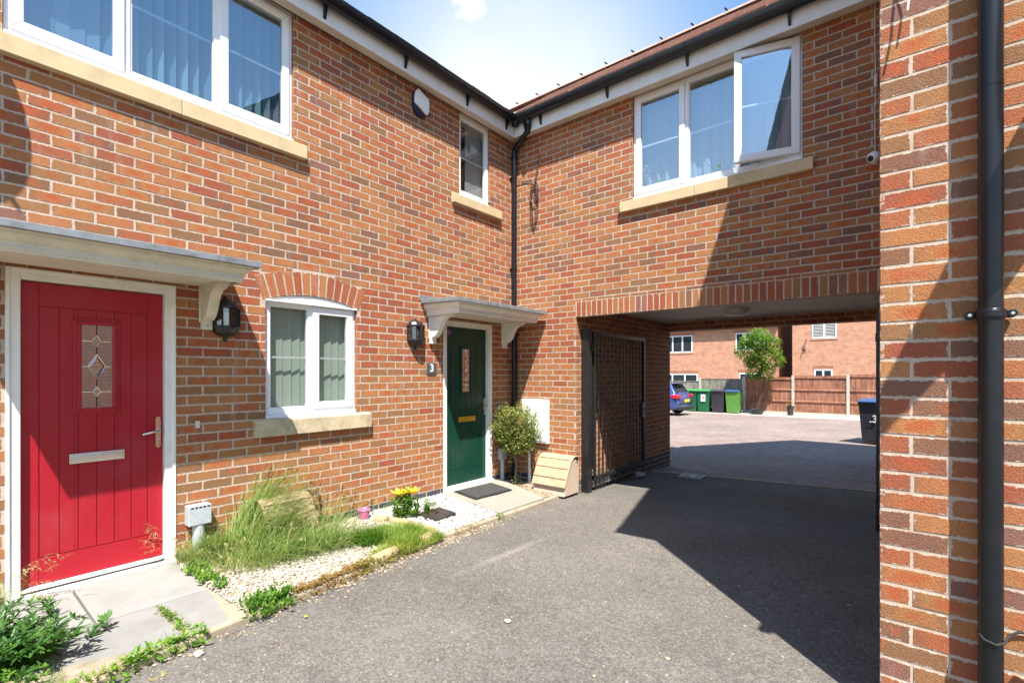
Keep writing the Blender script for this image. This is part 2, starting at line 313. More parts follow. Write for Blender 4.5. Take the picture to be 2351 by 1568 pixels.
MT['white'] = mat('white_plastic', (.78, .80, .78), .35, .03)
MT['grey'] = mat('grey_plastic', (.42, .45, .48), .4, .06, dirt=((.25, .25, .24), 20, .3))
MT['dkgrey'] = mat('dark_grey_plate', (.075, .08, .085), .4, .1)
MT['hatch'] = mat('sun_bleached_plastic', (.47, .345, .215), .6, .1, 9.0, dirt=((.30, .215, .125), 12, .6)); MT['hatchb'] = mat('pinkish_plastic', (.50, .39, .30), .65, .06, 9.0)
MT['wire'] = mat('brown_cable', (.05, .03, .022), .6, .2); MT['whitewire'] = mat('white_cable', (.55, .52, .48), .5, .2)
MT['copper'] = mat('dull_copper', (.30, .17, .13), .45, .2, 20, metal=.4)
MT['concpost'] = mat('concrete_post', (.48, .44, .37), .9, .12, 6.0, dirt=((.25, .23, .2), 5, .4))
MT['fencebr'] = wood_mat('brown_fence_wood', (.20, .072, .040), (.37, .175, .105), (.10, .036, .02)); MT['fencegr'] = wood_mat('grey_fence_wood', (.17, .155, .125), (.33, .30, .24), (.10, .09, .075))
MT['binG'] = mat('dark_green_bin', (.012, .12, .05), .4, .1); MT['binL'] = mat('light_green_bin', (.10, .27, .05), .4, .1); MT['binK'] = mat('charcoal_bin', (.035, .036, .046), .42, .15); MT['binB'] = mat('blue_lid', (.04, .085, .20), .4, .1); MT['binGl'] = mat('green_lid', (.04, .24, .06), .4, .1)
MT['binY'] = mat('lime_bin', (.18, .34, .06), .4, .1)
MT['car'] = mat('blue_car_paint', (.028, .055, .19), .25, .04, coat=1.0, spec=.6); MT['carglass'] = mat('tinted_car_glass', (.02, .03, .035), .06, .05, spec=.8); MT['farglass'] = mat('dark_far_glass', (.025, .032, .04), .12, .4, 1.5, spec=.12); MT['tail'] = mat('red_tail_lamp', (.45, .010, .02), .15, .1); MT['plate'] = mat('yellow_number_plate', (.75, .56, .05), .4, .05); MT['tyre'] = mat('tyre_rubber', (.018, .018, .018), .75, .2); MT['rim'] = mat('alloy_rim', (.5, .5, .52), .3, .05, metal=.8)
MT['pink'] = mat('pink_plastic', (.52, .14, .30), .4, .2, 30); MT['logst'] = mat('sandstone_edging', (.40, .29, .16), .9, .14, 12, bs=120, bd=.003)
MT['rag'] = mat('grey_rag', (.33, .32, .33), .9, .2, 30)
MT['pot'] = mat('black_pot', (.03, .03, .033), .6, .2)
MT['mat'] = mat('coir_and_rubber_mat', (.055, .055, .055), .9, .3, 60, bs=200, bd=.004, dirt=((.12, .10, .07), 30, .5))
MT['cover'] = mat('black_cover_plate', (.035, .031, .031), .38, .2, 20)
MT['lampwhite'] = mat('bulkhead_diffuser', (.55, .54, .48), .4, .05)
MT['sticker'] = mat('paper_sticker', (.75, .74, .72), .6, .05); MT['redink'] = mat('red_print', (.6, .06, .04), .6, .1); MT['purp'] = mat('purple_sticker', (.16, .08, .24), .5, .1)
MT['terra'] = mat('far_ground_soil', (.16, .15, .10), .95, .2, 2)

# ------------------------------------------------------------------ mesh helpers
class M:
    def __init__(s): s.v = []; s.f = []; s.mi = []; s.rn = []; s.bl = []; s.at = False
    def add(s, vs, fs, mi=0, rn=None, bl=None):
        o = len(s.v); s.v += [tuple(p) for p in vs]; s.f += [tuple(i + o for i in f) for f in fs]; s.mi += [mi] * len(fs)
        if rn is not None: s.at = True
        s.rn += [rn if rn is not None else (.5, .5, .5)] * len(vs)
        s.bl += bl if bl is not None else [(.5, .5, 0)] * len(vs)
    def box(s, x0, x1, y0, y1, z0, z1, mi=0, P=None):
        vs = [(x, y, z) for z in (z0, z1) for y in (y0, y1) for x in (x0, x1)]
        if P: vs = [P(*p) for p in vs]
        s.add(vs, [(0, 2, 3, 1), (4, 5, 7, 6), (0, 1, 5, 4), (2, 6, 7, 3), (0, 4, 6, 2), (1, 3, 7, 5)], mi)
    def quad(s, a, b, c, d, mi=0): s.add([a, b, c, d], [(0, 1, 2, 3)], mi)
    def tube(s, pts, r, n=8, mi=0, cap=True, rn=None):
        pts = [Vector(p) for p in pts]; k = len(pts); rr = r if isinstance(r, (list, tuple)) else [r] * k
        vs = []; up = None
        for i, p in enumerate(pts):
            t = (pts[min(i + 1, k - 1)] - pts[max(i - 1, 0)]).normalized()
            if up is None: up = Vector((0, 0, 1)) if abs(t.z) < .9 else Vector((1, 0, 0))
            a = t.cross(up)
            if a.length < 1e-5: a = t.cross(Vector((0, 1, 0)))
            a.normalize(); b = t.cross(a); up = a.cross(t)
            for j in range(n):
                w = 2 * PI * j / n; vs.append(p + (a * math.cos(w) + b * math.sin(w)) * rr[i])
        fs = [(i * n + j, i * n + (j + 1) % n, (i + 1) * n + (j + 1) % n, (i + 1) * n + j) for i in range(k - 1) for j in range(n)]
        if cap: fs += [tuple(range(n - 1, -1, -1)), tuple((k - 1) * n + j for j in range(n))]
        s.add(vs, fs, mi, rn)
    def lathe(s, prof, c=(0, 0, 0), n=20, mi=0, a0=0, a1=2 * PI):
        full = abs(a1 - a0 - 2 * PI) < 1e-6; m_ = n if full else n + 1; vs = []
        for r, z in prof:
            for j in range(m_):
                w = a0 + (a1 - a0) * j / n; vs.append((c[0] + r * math.cos(w), c[1] + r * math.sin(w), c[2] + z))
        fs = []
        for i in range(len(prof) - 1):
            for j in range(n):
                j2 = (j + 1) % m_; fs.append((i * m_ + j, i * m_ + j2, (i + 1) * m_ + j2, (i + 1) * m_ + j))
        s.add(vs, fs, mi)
    def prism(s, poly, lo, hi, P, mi=0):
        # poly of (a, b) pairs, extruded from lo to hi; P(a, b, e) -> world
        n = len(poly); vs = [P(a, b, lo) for a, b in poly] + [P(a, b, hi) for a, b in poly]
        s.add(vs, [tuple(range(n - 1, -1, -1)), tuple(range(n, 2 * n))] + [(i, (i + 1) % n, n + (i + 1) % n, n + i) for i in range(n)], mi)
    def ico(s, c, r, jit=.25, mi=0, rn=None, sq=(1, 1, 1), rot=None, sub=False):
        g = (1 + 5 ** .5) / 2
        vs = [(-1, g, 0), (1, g, 0), (-1, -g, 0), (1, -g, 0), (0, -1, g), (0, 1, g), (0, -1, -g), (0, 1, -g), (g, 0, -1), (g, 0, 1), (-g, 0, -1), (-g, 0, 1)]
        fs = [(0, 11, 5), (0, 5, 1), (0, 1, 7), (0, 7, 10), (0, 10, 11), (1, 5, 9), (5, 11, 4), (11, 10, 2), (10, 7, 6), (7, 1, 8), (3, 9, 4), (3, 4, 2), (3, 2, 6), (3, 6, 8), (3, 8, 9), (4, 9, 5), (2, 4, 11), (6, 2, 10), (8, 6, 7), (9, 8, 1)]
        R = rot or Matrix.Rotation(random.uniform(0, 6.28), 3, Vector((random.uniform(-1, 1), random.uniform(-1, 1), random.uniform(-1, 1) + .01)).normalized())
        out = []
        for p in vs:
            q = R @ (Vector(p).normalized() * r * (1 + random.uniform(-jit, jit)))
            out.append((c[0] + q.x * sq[0], c[1] + q.y * sq[1], c[2] + q.z * sq[2]))
        s.add(out, fs, mi, rn)
    def build(s, name, mats, parent=None, bevel=None, smooth=None, recalc=False, seg=2):
        me = bpy.data.meshes.new(name)
        o = bpy.data.objects.new(name, me); C.objects.link(o)
        off = Vector((0, 0, 0))
        if parent is None and s.v:
            a = np.array(s.v); lo = a.min(0); hi = a.max(0); off = Vector(((lo[0] + hi[0]) / 2, (lo[1] + hi[1]) / 2, lo[2]))
            s.v = [tuple(q) for q in (a - np.array(off))]
            o.location = off
        me.from_pydata(s.v, [], s.f)
        for m in (mats if isinstance(mats, (list, tuple)) else [mats]): me.materials.append(MT[m] if isinstance(m, str) else m)
        me.polygons.foreach_set('material_index', s.mi)
        if s.at:
            a = me.attributes.new('rn', 'FLOAT_VECTOR', 'POINT'); a.data.foreach_set('vector', np.array(s.rn, np.float32).ravel())
            a = me.attributes.new('bl', 'FLOAT_VECTOR', 'POINT'); a.data.foreach_set('vector', np.array(s.bl, np.float32).ravel())
        if recalc:
            b = bmesh.new(); b.from_mesh(me); bmesh.ops.recalc_face_normals(b, faces=b.faces); b.to_mesh(me); b.free()
        if smooth is not None:
            me.polygons.foreach_set('use_smooth', [True] * len(me.polygons))
            me.set_sharp_from_angle(angle=math.radians(smooth))
        if bevel:
            d = o.modifiers.new('bevel', 'BEVEL'); d.width = bevel; d.segments = seg; d.limit_method = 'ANGLE'; d.angle_limit = math.radians(40); d.harden_normals = False
        me.update()
        if parent is not None:
            o.parent = parent
            w = parent.location.copy(); q = parent.parent
            while q is not None: w = w + q.location; q = q.parent
            # parts are modelled in scene coordinates, so undo where the parents stand
            if parent.parent is None: o.matrix_parent_inverse = Matrix.Translation(-parent.location)
        return o
def thing(name, label, cat, loc=(0, 0, 0), group=None):
    o = bpy.data.objects.new(name, None); C.objects.link(o); o.location = loc; o.empty_display_size = .1
    o['label'] = label; o['category'] = cat
    if group: o['group'] = group
    return o
def tag(o, label, cat, group=None, kind=None):
    o['label'] = label; o['category'] = cat
    if group: o['group'] = group
    if kind: o['kind'] = kind
    return o
def struct(o, label=None):
    o['kind'] = 'structure'
    if label: o['label'] = label
    return o
def dup(root, loc, label, group=None):
    r = root.copy(); C.objects.link(r); r.location = loc; r['label'] = label
    if group: r['group'] = group
    for ch in list(root.children):
        c = ch.copy(); C.objects.link(c); c.parent = r
        for g in ch.children:
            d = g.copy(); C.objects.link(d); d.parent = c
    return r
def text_mesh(txt, size, name, mt, parent, matrix, extrude=.002):
    cu = bpy.data.curves.new(name, 'FONT'); cu.body = txt; cu.size = size; cu.extrude = extrude; cu.align_x = 'CENTER'; cu.align_y = 'CENTER'; cu.offset = size * .018
    t = bpy.data.objects.new(name + '_curve', cu); C.objects.link(t)
    dg = bpy.context.evaluated_depsgraph_get(); dg.update()
    me = bpy.data.meshes.new_from_object(t.evaluated_get(dg)); bpy.data.objects.remove(t)
    o = bpy.data.objects.new(name, me); C.objects.link(o); me.transform(matrix); me.materials.clear(); me.materials.append(MT[mt])
    o.parent = parent
    if parent.parent is None: o.matrix_parent_inverse = Matrix.Translation(-parent.location)
    return o
# wall frames: h along the wall, d out of the wall, z up
PA = lambda h, d, z: (d, h, z)
PB = lambda h, d, z: (h, -d, z)
JX = 1.034; CX = 4.236; CY = -2.86
PJ = lambda h, d, z: (JX + .002 + d, h, z)
PCs = lambda h, d, z: (CX - .002 - d, -h, z)
PCf = lambda h, d, z: (h, CY - d, z)
PBm = lambda h, d, z: (h, 2.97 - d, z)

def subtract(rects, op):
    out = []
    a, b, c, d = op
    for (h0, h1, z0, z1) in rects:
        if b <= h0 or a >= h1 or d <= z0 or c >= z1: out.append((h0, h1, z0, z1)); continue
        if a > h0: out.append((h0, a, z0, z1))
        if b < h1: out.append((b, h1, z0, z1))
        hh0, hh1 = max(a, h0), min(b, h1)
        if c > z0: out.append((hh0, hh1, z0, c))
        if d < z1: out.append((hh0, hh1, d, z1))
    return out
def one_brick(m, P, corners, rn, blue=0.0, jit=.0013, tilt=.0007):
    # corners: four (h, z) points, counter-clockwise; a chamfered block standing on the mortar bed
    cx = sum(c[0] for c in corners) / 4; cz = sum(c[1] for c in corners) / 4
    cs = [(h + random.uniform(-jit, jit), z + random.uniform(-jit, jit)) for h, z in corners]
    j = random.uniform(-tilt, tilt)
    def inset(p, e):
        dx, dz = cx - p[0], cz - p[1]; return (p[0] + (e if dx > 0 else -e), p[1] + (e if dz > 0 else -e))
    f = [inset(p, .0022) for p in cs]
    vs = [P(h, j + random.uniform(-.0006, .0006), z) for h, z in f] + [P(h, j - .0022, z) for h, z in cs] + [P(h, -.016, z) for h, z in cs]
    uv = [(0, 0), (1, 0), (1, 1), (0, 1)]
    bl = [(u, v, blue) for u, v in uv] * 3
    fs = [(0, 1, 2, 3)] + [(4 + i, 4 + (i + 1) % 4, (i + 1) % 4, i) for i in range(4)] + [(8 + i, 8 + (i + 1) % 4, 4 + (i + 1) % 4, 4 + i) for i in range(4)]
    m.add(vs, fs, 0, rn, bl)
def rnb(z=None):
    r = random.random()
    if z is not None and 1.668 < z < 2.45: r = r * r * .55                       # a redder batch of bricks in this lift
    elif z is not None and z < 1.668: r = .30 + .55 * r if random.random() < .8 else r * .5
    else: r = min(1, r * .98)
    return (r, random.random(), random.random())
def brick_wall(m, P, h0, h1, z0, z1, ops, phase, pitch=.2195, mort=True, blue=None, zones=True, bricks=True):
    k0 = int(math.floor((z0 - .018) / .075)); k1 = int(math.ceil((z1 - .018) / .075))
    for k in (range(k0, k1) if bricks else ()):
        za = .018 + .075 * k + .005; zb = za + .065
        ph = phase + (pitch / 2 if k % 2 else 0)
        n = int(math.floor((h0 - ph) / pitch)) - 1
        while ph + n * pitch < h1:
            wj = random.uniform(-.004, .004); wj2 = .0047
            a = ph + n * pitch + wj2 + wj * .5; b = ph + (n + 1) * pitch - wj2 + wj * .5; n += 1
            a = max(a, h0); b = min(b, h1)
            if b - a < .02: continue
            rs = [(a, b, max(za, z0), min(zb, z1))]
            for op in ops: rs = subtract(rs, op)
            zc = (za + zb) / 2; isb = 1.0 if (blue is not None and zc < blue) else 0.0
            rn = rnb(zc if zones else None)
            for (q0, q1, y0, y1) in rs:
                if q1 - q0 < .018 or y1 - y0 < .015: continue
                one_brick(m, P, [(q0, y0), (q1, y0), (q1, y1), (q0, y1)], rn, isb)
    if mort:
        hs = sorted({h0, h1} | {min(max(x, h0), h1) for o in ops for x in o[:2]}); zs = sorted({z0, z1} | {min(max(x, z0), z1) for o in ops for x in o[2:4]})
        for i in range(len(hs) - 1):
            for j in range(len(zs) - 1):
                ch, cz = (hs[i] + hs[i + 1]) / 2, (zs[j] + zs[j + 1]) / 2
                if any(o[0] < ch < o[1] and o[2] < cz < o[3] for o in ops): continue
                m.add([P(hs[i], -.0019, zs[j]), P(hs[i + 1], -.0019, zs[j]), P(hs[i + 1], -.0019, zs[j + 1]), P(hs[i], -.0019, zs[j + 1])], [(0, 1, 2, 3)], 1)
def reveals(m, P, op, dep, z0=None):
    a, b, c, d = op; c = c if z0 is None else z0
    k = int((c - .018) / .075)
    while .018 + .075 * k < d:
        za = max(.018 + .075 * k + .005, c); zb = min(za + .065, d); k += 1
        if zb - za < .02: continue
        for h, s_ in ((a, 1), (b, -1)):
            rn = rnb(za); e = h + s_ * .0015
            m.add([P(e, -.001, za), P(e, -dep, za), P(e, -dep, zb), P(e, -.001, zb)], [(0, 1, 2, 3)], 0, rn, [(0, 0, 0), (1, 0, 0), (1, 1, 0), (0, 1, 0)])
    for h in (a, b): m.quad(P(h, -.006, c), P(h, -dep, c), P(h, -dep, d), P(h, -.006, d), 1)
    m.quad(P(a, -.006, d), P(b, -.006, d), P(b, -dep, d), P(a, -dep, d), 1)

# ------------------------------------------------------------------ ground
def asph(x, y):
    z = (-.025 * y if y < 0 else float(np.interp(y, [0, 3.2, 8.8, 17, 24], [0, -.115, -.17, -.35, -.37])))
    return z + .025 * min(max(x - 1.1, 0), 3.5) * min(max((5 - y) / 4, 0), 1)
KERB = [(-8.0, 2.1), (-7.0, 1.9), (-5.5, 1.62), (-4.84, 1.49), (-4.64, 1.44), (-4.14, 1.365), (-3.3, 1.23), (-2.45, 1.105), (-1.37, 1.06), (-.65, 1.02), (-.03, .95)]
def xk(y): return float(np.interp(y, [k[0] for k in KERB], [k[1] for k in KERB]))
def zwall(y): return float(np.interp(y, [-8, -4.1, -2.6, -1.3, 0], [.13, .112, .10, .095, .05]))
def bed(x, y):
    t = min(max(x / xk(y), 0), 1); return zwall(y) * (1 - t) + (asph(xk(y), y) + .035) * t - (.045 if y < -4.13 else 0)
def grid(name, mt, x0, x1, y0, y1, nx, ny, zf, cond=None):
    m = M(); idx = {}
    xs = np.linspace(x0, x1, nx); ys = np.linspace(y0, y1, ny)
    vs = [(x, y, zf(x, y)) for y in ys for x in xs]
    fs = [(j * nx + i, j * nx + i + 1, (j + 1) * nx + i + 1, (j + 1) * nx + i) for j in range(ny - 1) for i in range(nx - 1)]
    m.add(vs, fs); return m.build(name, mt)
m = M(); ys = np.linspace(-16, 3.6, 90); vs = []
for y in ys:
    xa = xk(y) - .03 if y < 0 else -.2
    for t in np.linspace(0, 1, 58): x = xa + (14 - xa) * t; vs.append((x, y, asph(x, y)))
m.add(vs, [(j * 58 + i, j * 58 + i + 1, (j + 1) * 58 + i + 1, (j + 1) * 58 + i) for j in range(89) for i in range(57)])
struct(m.build('driveway', 'asphalt'))
struct(grid('ground', 'terra', -150, 150, -150, 250, 3, 3, lambda x, y: -.62))
# paved yard beyond the archway
m = M(); xs = np.linspace(-16, 14, 31); ny = 22
vs = []
for j in range(ny):
    for x in xs:
        e = 2.43 + (x - 1.25) * .148; t = j / (ny - 1); y = e + (20.6 - e) * t; vs.append((x, y, asph(x, y) + .008))
m.add(vs, [(j * 31 + i, j * 31 + i + 1, (j + 1) * 31 + i + 1, (j + 1) * 31 + i) for j in range(ny - 1) for i in range(30)])
struct(m.build('paved_yard', 'paving'))
m = M(); a = []
for i in range(16):
    x0 = 1.05 + i * .2; y0 = 2.43 + (x0 - 1.25) * .148; x1 = x0 + .196; y1 = 2.43 + (x1 - 1.25) * .148; z = asph(x0, y0) + .016
    m.add([(x0, y0 - .05, z), (x1, y1 - .05, z), (x1, y1 + .05, z), (x0, y0 + .05, z), (x0, y0 - .05, z - .05), (x1, y1 - .05, z - .05), (x1, y1 + .05, z - .05), (x0, y0 + .05, z - .05)], [(0, 1, 2, 3), (4, 5, 1, 0), (5, 6, 2, 1), (6, 7, 3, 2), (7, 4, 0, 3)])
struct(m.build('kerb_strip', 'kerb', bevel=.006))
# planting beds and their concrete edging
m = M(); ys = np.linspace(-8, -.02, 60)
vs = [(t * xk(y) * .995, y, bed(t * xk(y), y)) for y in ys for t in np.linspace(0, 1, 10)]
m.add(vs, [(j * 10 + i, j * 10 + i + 1, (j + 1) * 10 + i + 1, (j + 1) * 10 + i) for j in range(59) for i in range(9)])
struct(m.build('planting_bed', 'soil'))
m = M()
ys = list(np.arange(-7.6, -.05, .9)) + [-.03]
for a, b in zip(ys[:-1], ys[1:]):
    n = 5; vs = []
    for i in range(n + 1):
        y = a + .006 + (b - a - .012) * i / n; x = xk(y); z = asph(x, y); zt = z + .045
        vs += [(x - .022, y, z - .1), (x - .022, y, zt), (x + .028, y, zt - .004), (x + .028, y, z - .1)]
    fs = [(i * 4 + q, i * 4 + q + 1, i * 4 + q + 5, i * 4 + q + 4) for i in range(n) for q in range(3)] + [(0, 1, 2, 3), (n * 4, n * 4 + 3, n * 4 + 2, n * 4 + 1)]
    m.add(vs, fs)
struct(m.build('kerb', 'kerb', bevel=.01))

# ------------------------------------------------------------------ houses
SOF = 4.80
house = thing('terraced_house', 'left red brick terraced house with red front door and green front door', 'house', (-3, -3, 0))
arch = thing('archway_house', 'red brick house wing bridging the driveway archway, one casement open', 'house', (2.6, 1.6, 0))
corner = thing('corner_house', 'near right red brick house corner behind thick black downpipe', 'house', (6, 1.8, 0))

RED = (-4.99, -4.085, .0, 2.205); GRN = (-1.335, -.452, .0, 2.185)
LOW = (-3.42, -2.52, 1.143, 2.195); BIG = (-5.0, -3.17, 3.635, SOF); SML = (-1.065, -.495, 3.755, SOF)
# ---- left house wall
m = M()
# segmental arch over the low window: rows of ordinary brick are cut back to its outline, then wedge bricks fill it
ac_h = -2.97; hw = .45; rise = .075; Rr = (hw * hw + rise * rise) / (2 * rise); az = 2.185 + rise - Rr
def arc_h(z, r): return math.sqrt(max(r * r - (z - az) ** 2, 0))
ops = [RED, GRN, LOW, BIG, SML]
arc_ops = []
for k in range(20, 40):
    za = .018 + .075 * k; zb = za + .075
    if zb < 2.19 or za > 2.50: continue
    ro = Rr + .222; w = arc_h(max(za + .05, 2.19), ro)
    if max(za, 2.19) < az + ro: arc_ops.append((ac_h - min(w, hw + .045), ac_h + min(w, hw + .045), za, zb))
brick_wall(m, PA, -6.6, -.002, 0.0, SOF, ops + arc_ops, -3.853 - .05, blue=.16, mort=False)
brick_wall(m, PA, -6.6, 0, 0, SOF, ops + [(ac_h - hw, ac_h + hw, 2.19, 2.275)], 0, bricks=False)
nb = 13; ang = math.asin(hw / Rr)
for i in range(nb):
    a0 = -ang * 1.06 + 2 * ang * 1.06 * i / nb; a1 = -ang * 1.06 + 2 * ang * 1.06 * (i + 1) / nb; g = .0055
    r0 = Rr + .004; r1 = Rr + .215
    pt = lambda a, r, s_: (ac_h + math.sin(a) * r + s_ * g * math.cos(a), az + math.cos(a) * r)
    rn = (random.random() * .5, random.random(), random.random())
    one_brick(m, lambda h, d, z: PA(h, d + .0016, z), [pt(a0, r0, 1), pt(a1, r0, -1), pt(a1, r1, -1), pt(a0, r1, 1)], rn)
m2_ = []
n = 16
for i in range(n):   # mortar bed filling behind the wedge bricks
    a0 = -ang * 1.06 + 2 * ang * 1.06 * i / n; a1 = -ang * 1.06 + 2 * ang * 1.06 * (i + 1) / n
    q = [(ac_h + math.sin(a) * r, az + math.cos(a) * r) for a, r in ((a0, Rr), (a1, Rr), (a1, Rr + .222), (a0, Rr + .222))]
    m.add([PA(h, -.0016, z) for h, z in q], [(0, 1, 2, 3)], 1)
for op in (RED, GRN, LOW, BIG, SML): reveals(m, PA, op, .075)
m.build('wall', ['brick', 'mortar'], house)
m = M()
m.quad((0, -12, 0), (0, -6.6, 0), (0, -6.6, SOF), (0, -12, SOF)); m.quad((-6, -12, -.3), (-6, 3.2, -.3), (-6, 3.2, SOF), (-6, -12, SOF)); m.quad((-6, 3.2, -.3), (JX - .02, 3.2, -.3), (JX - .02, 3.2, SOF), (-6, 3.2, SOF))
m.quad((-6, -12, -.3), (0, -12, -.3), (0, -12, SOF), (-6, -12, SOF))
m.build('rear_wall', 'backbrick', house)
# ---- archway wing wall
WB = (1.815, 3.55, 3.585, SOF); PAS = (JX, CX + .3, -1, 2.262); SOLD = (JX, CX + .3, 2.26, 2.458)
m = M()
brick_wall(m, PB, .002, CX, -.05, SOF, [WB, PAS, SOLD], .682, blue=.14, mort=False)
brick_wall(m, PB, 0, CX, -.05, SOF, [WB, PAS], 0, bricks=False)
h = JX + .012
while h < CX:
    r = random.random(); rn = (r * r * .5 if random.random() < .8 else .7 + .3 * r, random.random(), random.random())
    one_brick(m, PB, [(h, 2.262), (h + .0625, 2.262), (h + .0625, 2.452), (h, 2.452)], rn); h += .0735
reveals(m, PB, WB, .075)
# passage flank wall and the brick beam at the far end
brick_wall(m, PJ, .001, 3.19, -.2, 2.43, [], .11, blue=.14)
brick_wall(m, PBm, JX, CX, 2.275, 2.432, [], .03)
m.quad((JX, 2.97, 2.275), (CX, 2.97, 2.275), (CX, 3.19, 2.275), (JX, 3.19, 2.275), 1)
m.quad((JX, .0, 2.262), (CX, .0, 2.262), (CX, .1, 2.262), (JX, .1, 2.262), 1)
m.quad((JX, .1, 2.262), (CX, .1, 2.262), (CX, .1, 2.44), (JX, .1, 2.44), 1)
m.build('wall', ['brick', 'mortar'], arch)
m = M(); m.quad((JX - .02, 3.2, 2.275), (CX, 3.2, 2.275), (CX, 3.2, SOF), (JX - .02, 3.2, SOF)); m.quad((JX - .002, 3.2, -.3), (JX - .002, 2.9, -.3), (JX - .002, 2.9, 2.4), (JX - .002, 3.2, 2.4)); m.build('rear_wall', 'backbrick', arch)
m = M()
for i in range(16):
    x0 = JX + i * .2; m.box(x0 + .0015, min(x0 + .1985, CX), .1, 2.97, 2.43, 2.444)
m.box(JX, CX, .1, 2.97, 2.436, 2.46)
m.build('ceiling', 'ceil', arch, bevel=.002)
# ---- corner house: gable to the left, verge rising from the front eaves
RY, RZ = 1.85, 9.2; EZ = 4.85
m = M()
brick_wall(m, PCf, CX, 6.6, -.1, EZ, [], 4.335, pitch=.2215, zones=False)
brick_wall(m, PCs, -3.4, -CY - .001, -.1, EZ, [], .02, zones=False)
m.build('wall', ['brick', 'mortar'], corner)
m = M()
bk = 6.56
m.quad((CX, 3.4, -.3), (CX, bk, -.3), (CX, bk, EZ), (CX, 3.4, EZ))
m.add([(CX, CY, EZ), (CX, bk, EZ), (CX, RY, RZ - .12)], [(0, 1, 2)])
m.quad((6.6, CY, -.1), (13, CY, -.1), (13, CY, EZ), (6.6, CY, EZ)); m.quad((CX, bk, -.3), (13, bk, -.3), (13, bk, EZ), (CX, bk, EZ))
m.quad((13, CY, -.3), (13, bk, -.3), (13, bk, EZ), (13, CY, EZ))
m.build('gable_wall', 'backbrick', corner)

# ---- roofs: tiles laid as stepped courses
def roof_plane(m, a, b, up, n_c, thick=.022, mi=0, wav=.004):
    # a->b along the eaves, up = vector from eaves to ridge
    a, b, up = Vector(a), Vector(b), Vector(up); L_ = (b - a).length; ex = (b - a).normalized(); nrm = ex.cross(up).normalized()
    if nrm.z < 0: nrm = -nrm
    nt_ = int(L_ / .30)
    for i in range(n_c):
        p0 = a + up * (i / n_c); p1 = a + up * ((i + 1.12) / n_c)
        for j in range(nt_):
            s0 = L_ * j / nt_ + .002; s1 = L_ * (j + 1) / nt_ - .002; w = random.uniform(-wav, wav)
            q = [p0 + ex * s0, p0 + ex * s1, p1 + ex * s1, p1 + ex * s0]
            t0 = nrm * (thick * 1.6 + w); t1 = nrm * (thick * .5)
            m.add([q[0], q[1], q[2], q[3], q[0] + t0, q[1] + t0, q[2] + t1, q[3] + t1], [(4, 5, 6, 7), (0, 1, 5, 4), (1, 2, 6, 5), (3, 0, 4, 7), (0, 3, 2, 1)], mi)
TP = math.tan(math.radians(35.6)); TB = .738
m = M()
roof_plane(m, (.20, -9.5, 5.015), (.20, .20, 5.015), (-3.2, 0, 3.2 * TP), 12)
m.quad((.2, -9.5, 5.01), (.2, 3.4, 5.01), (-3, 3.4, 5.01 + 3.2 * TP), (-3, -9.5, 5.01 + 3.2 * TP))
m.quad((-6.2, -9.5, 5.01), (-6.2, 3.4, 5.01), (-3, 3.4, 5.01 + 3.2 * TP), (-3, -9.5, 5.01 + 3.2 * TP))
m.add([(0, 3.2, SOF), (-6, 3.2, SOF), (-3, 3.2, 5.0 + 3.2 * TP)], [(0, 1, 2)])
rf = m.build('roof', 'tileA', house)
m = M()
roof_plane(m, (-.2, -.20, 5.02), (CX, -.20, 5.02), (0, 1.8, 1.8 * TB), 7)
m.quad((-1.9, -.2, 5.012), (CX, -.2, 5.012), (CX, 1.6, 5.012 + 1.8 * TB), (-1.9, 1.6, 5.012 + 1.8 * TB))
m.quad((-1.9, 3.4, 5.012), (CX, 3.4, 5.012), (CX, 1.6, 5.012 + 1.8 * TB), (-1.9, 1.6, 5.012 + 1.8 * TB))
rf = m.build('roof', 'tileB', arch)
m = M(); clips = []; x = -1.6; rz = 5.03 + 1.8 * TB
while x < CX:
    pts = [(x + .003, 1.6 + .13 * math.cos(w), rz - .03 + .075 * math.sin(w)) for w in np.linspace(0, PI, 9)]
    k = len(pts); m.add(pts + [(x + .442, p[1], p[2]) for p in pts], [(i, i + 1, k + i + 1, k + i) for i in range(k - 1)] + [tuple(range(k)), tuple(range(2 * k - 1, k - 1, -1))])
    mc = M(); clips.append(mc); mc.tube([(x + .445, 1.6, rz + .03), (x + .445, 1.57, rz + .075), (x + .43, 1.52, rz + .082)], .012, 6)
    x += .45
m.build('ridge_tiles', 'tileB', rf)
for mc in clips: mc.build('ridge_clip', 'blackpl', rf)
m = M()
OV = .06
roof_plane(m, (CX - OV, CY - .27, EZ - .02), (13, CY - .27, EZ - .02), (0, RY - CY + .27, RZ - EZ + .02), 19)
m.quad((CX - OV, CY - .27, EZ - .03), (13, CY - .27, EZ - .03), (13, RY, RZ - .01), (CX - OV, RY, RZ - .01)); m.quad((CX - OV, bk + .27, EZ - .03), (13, bk + .27, EZ - .03), (13, RY, RZ - .01), (CX - OV, RY, RZ - .01))
m.build('roof', 'tileA', corner)

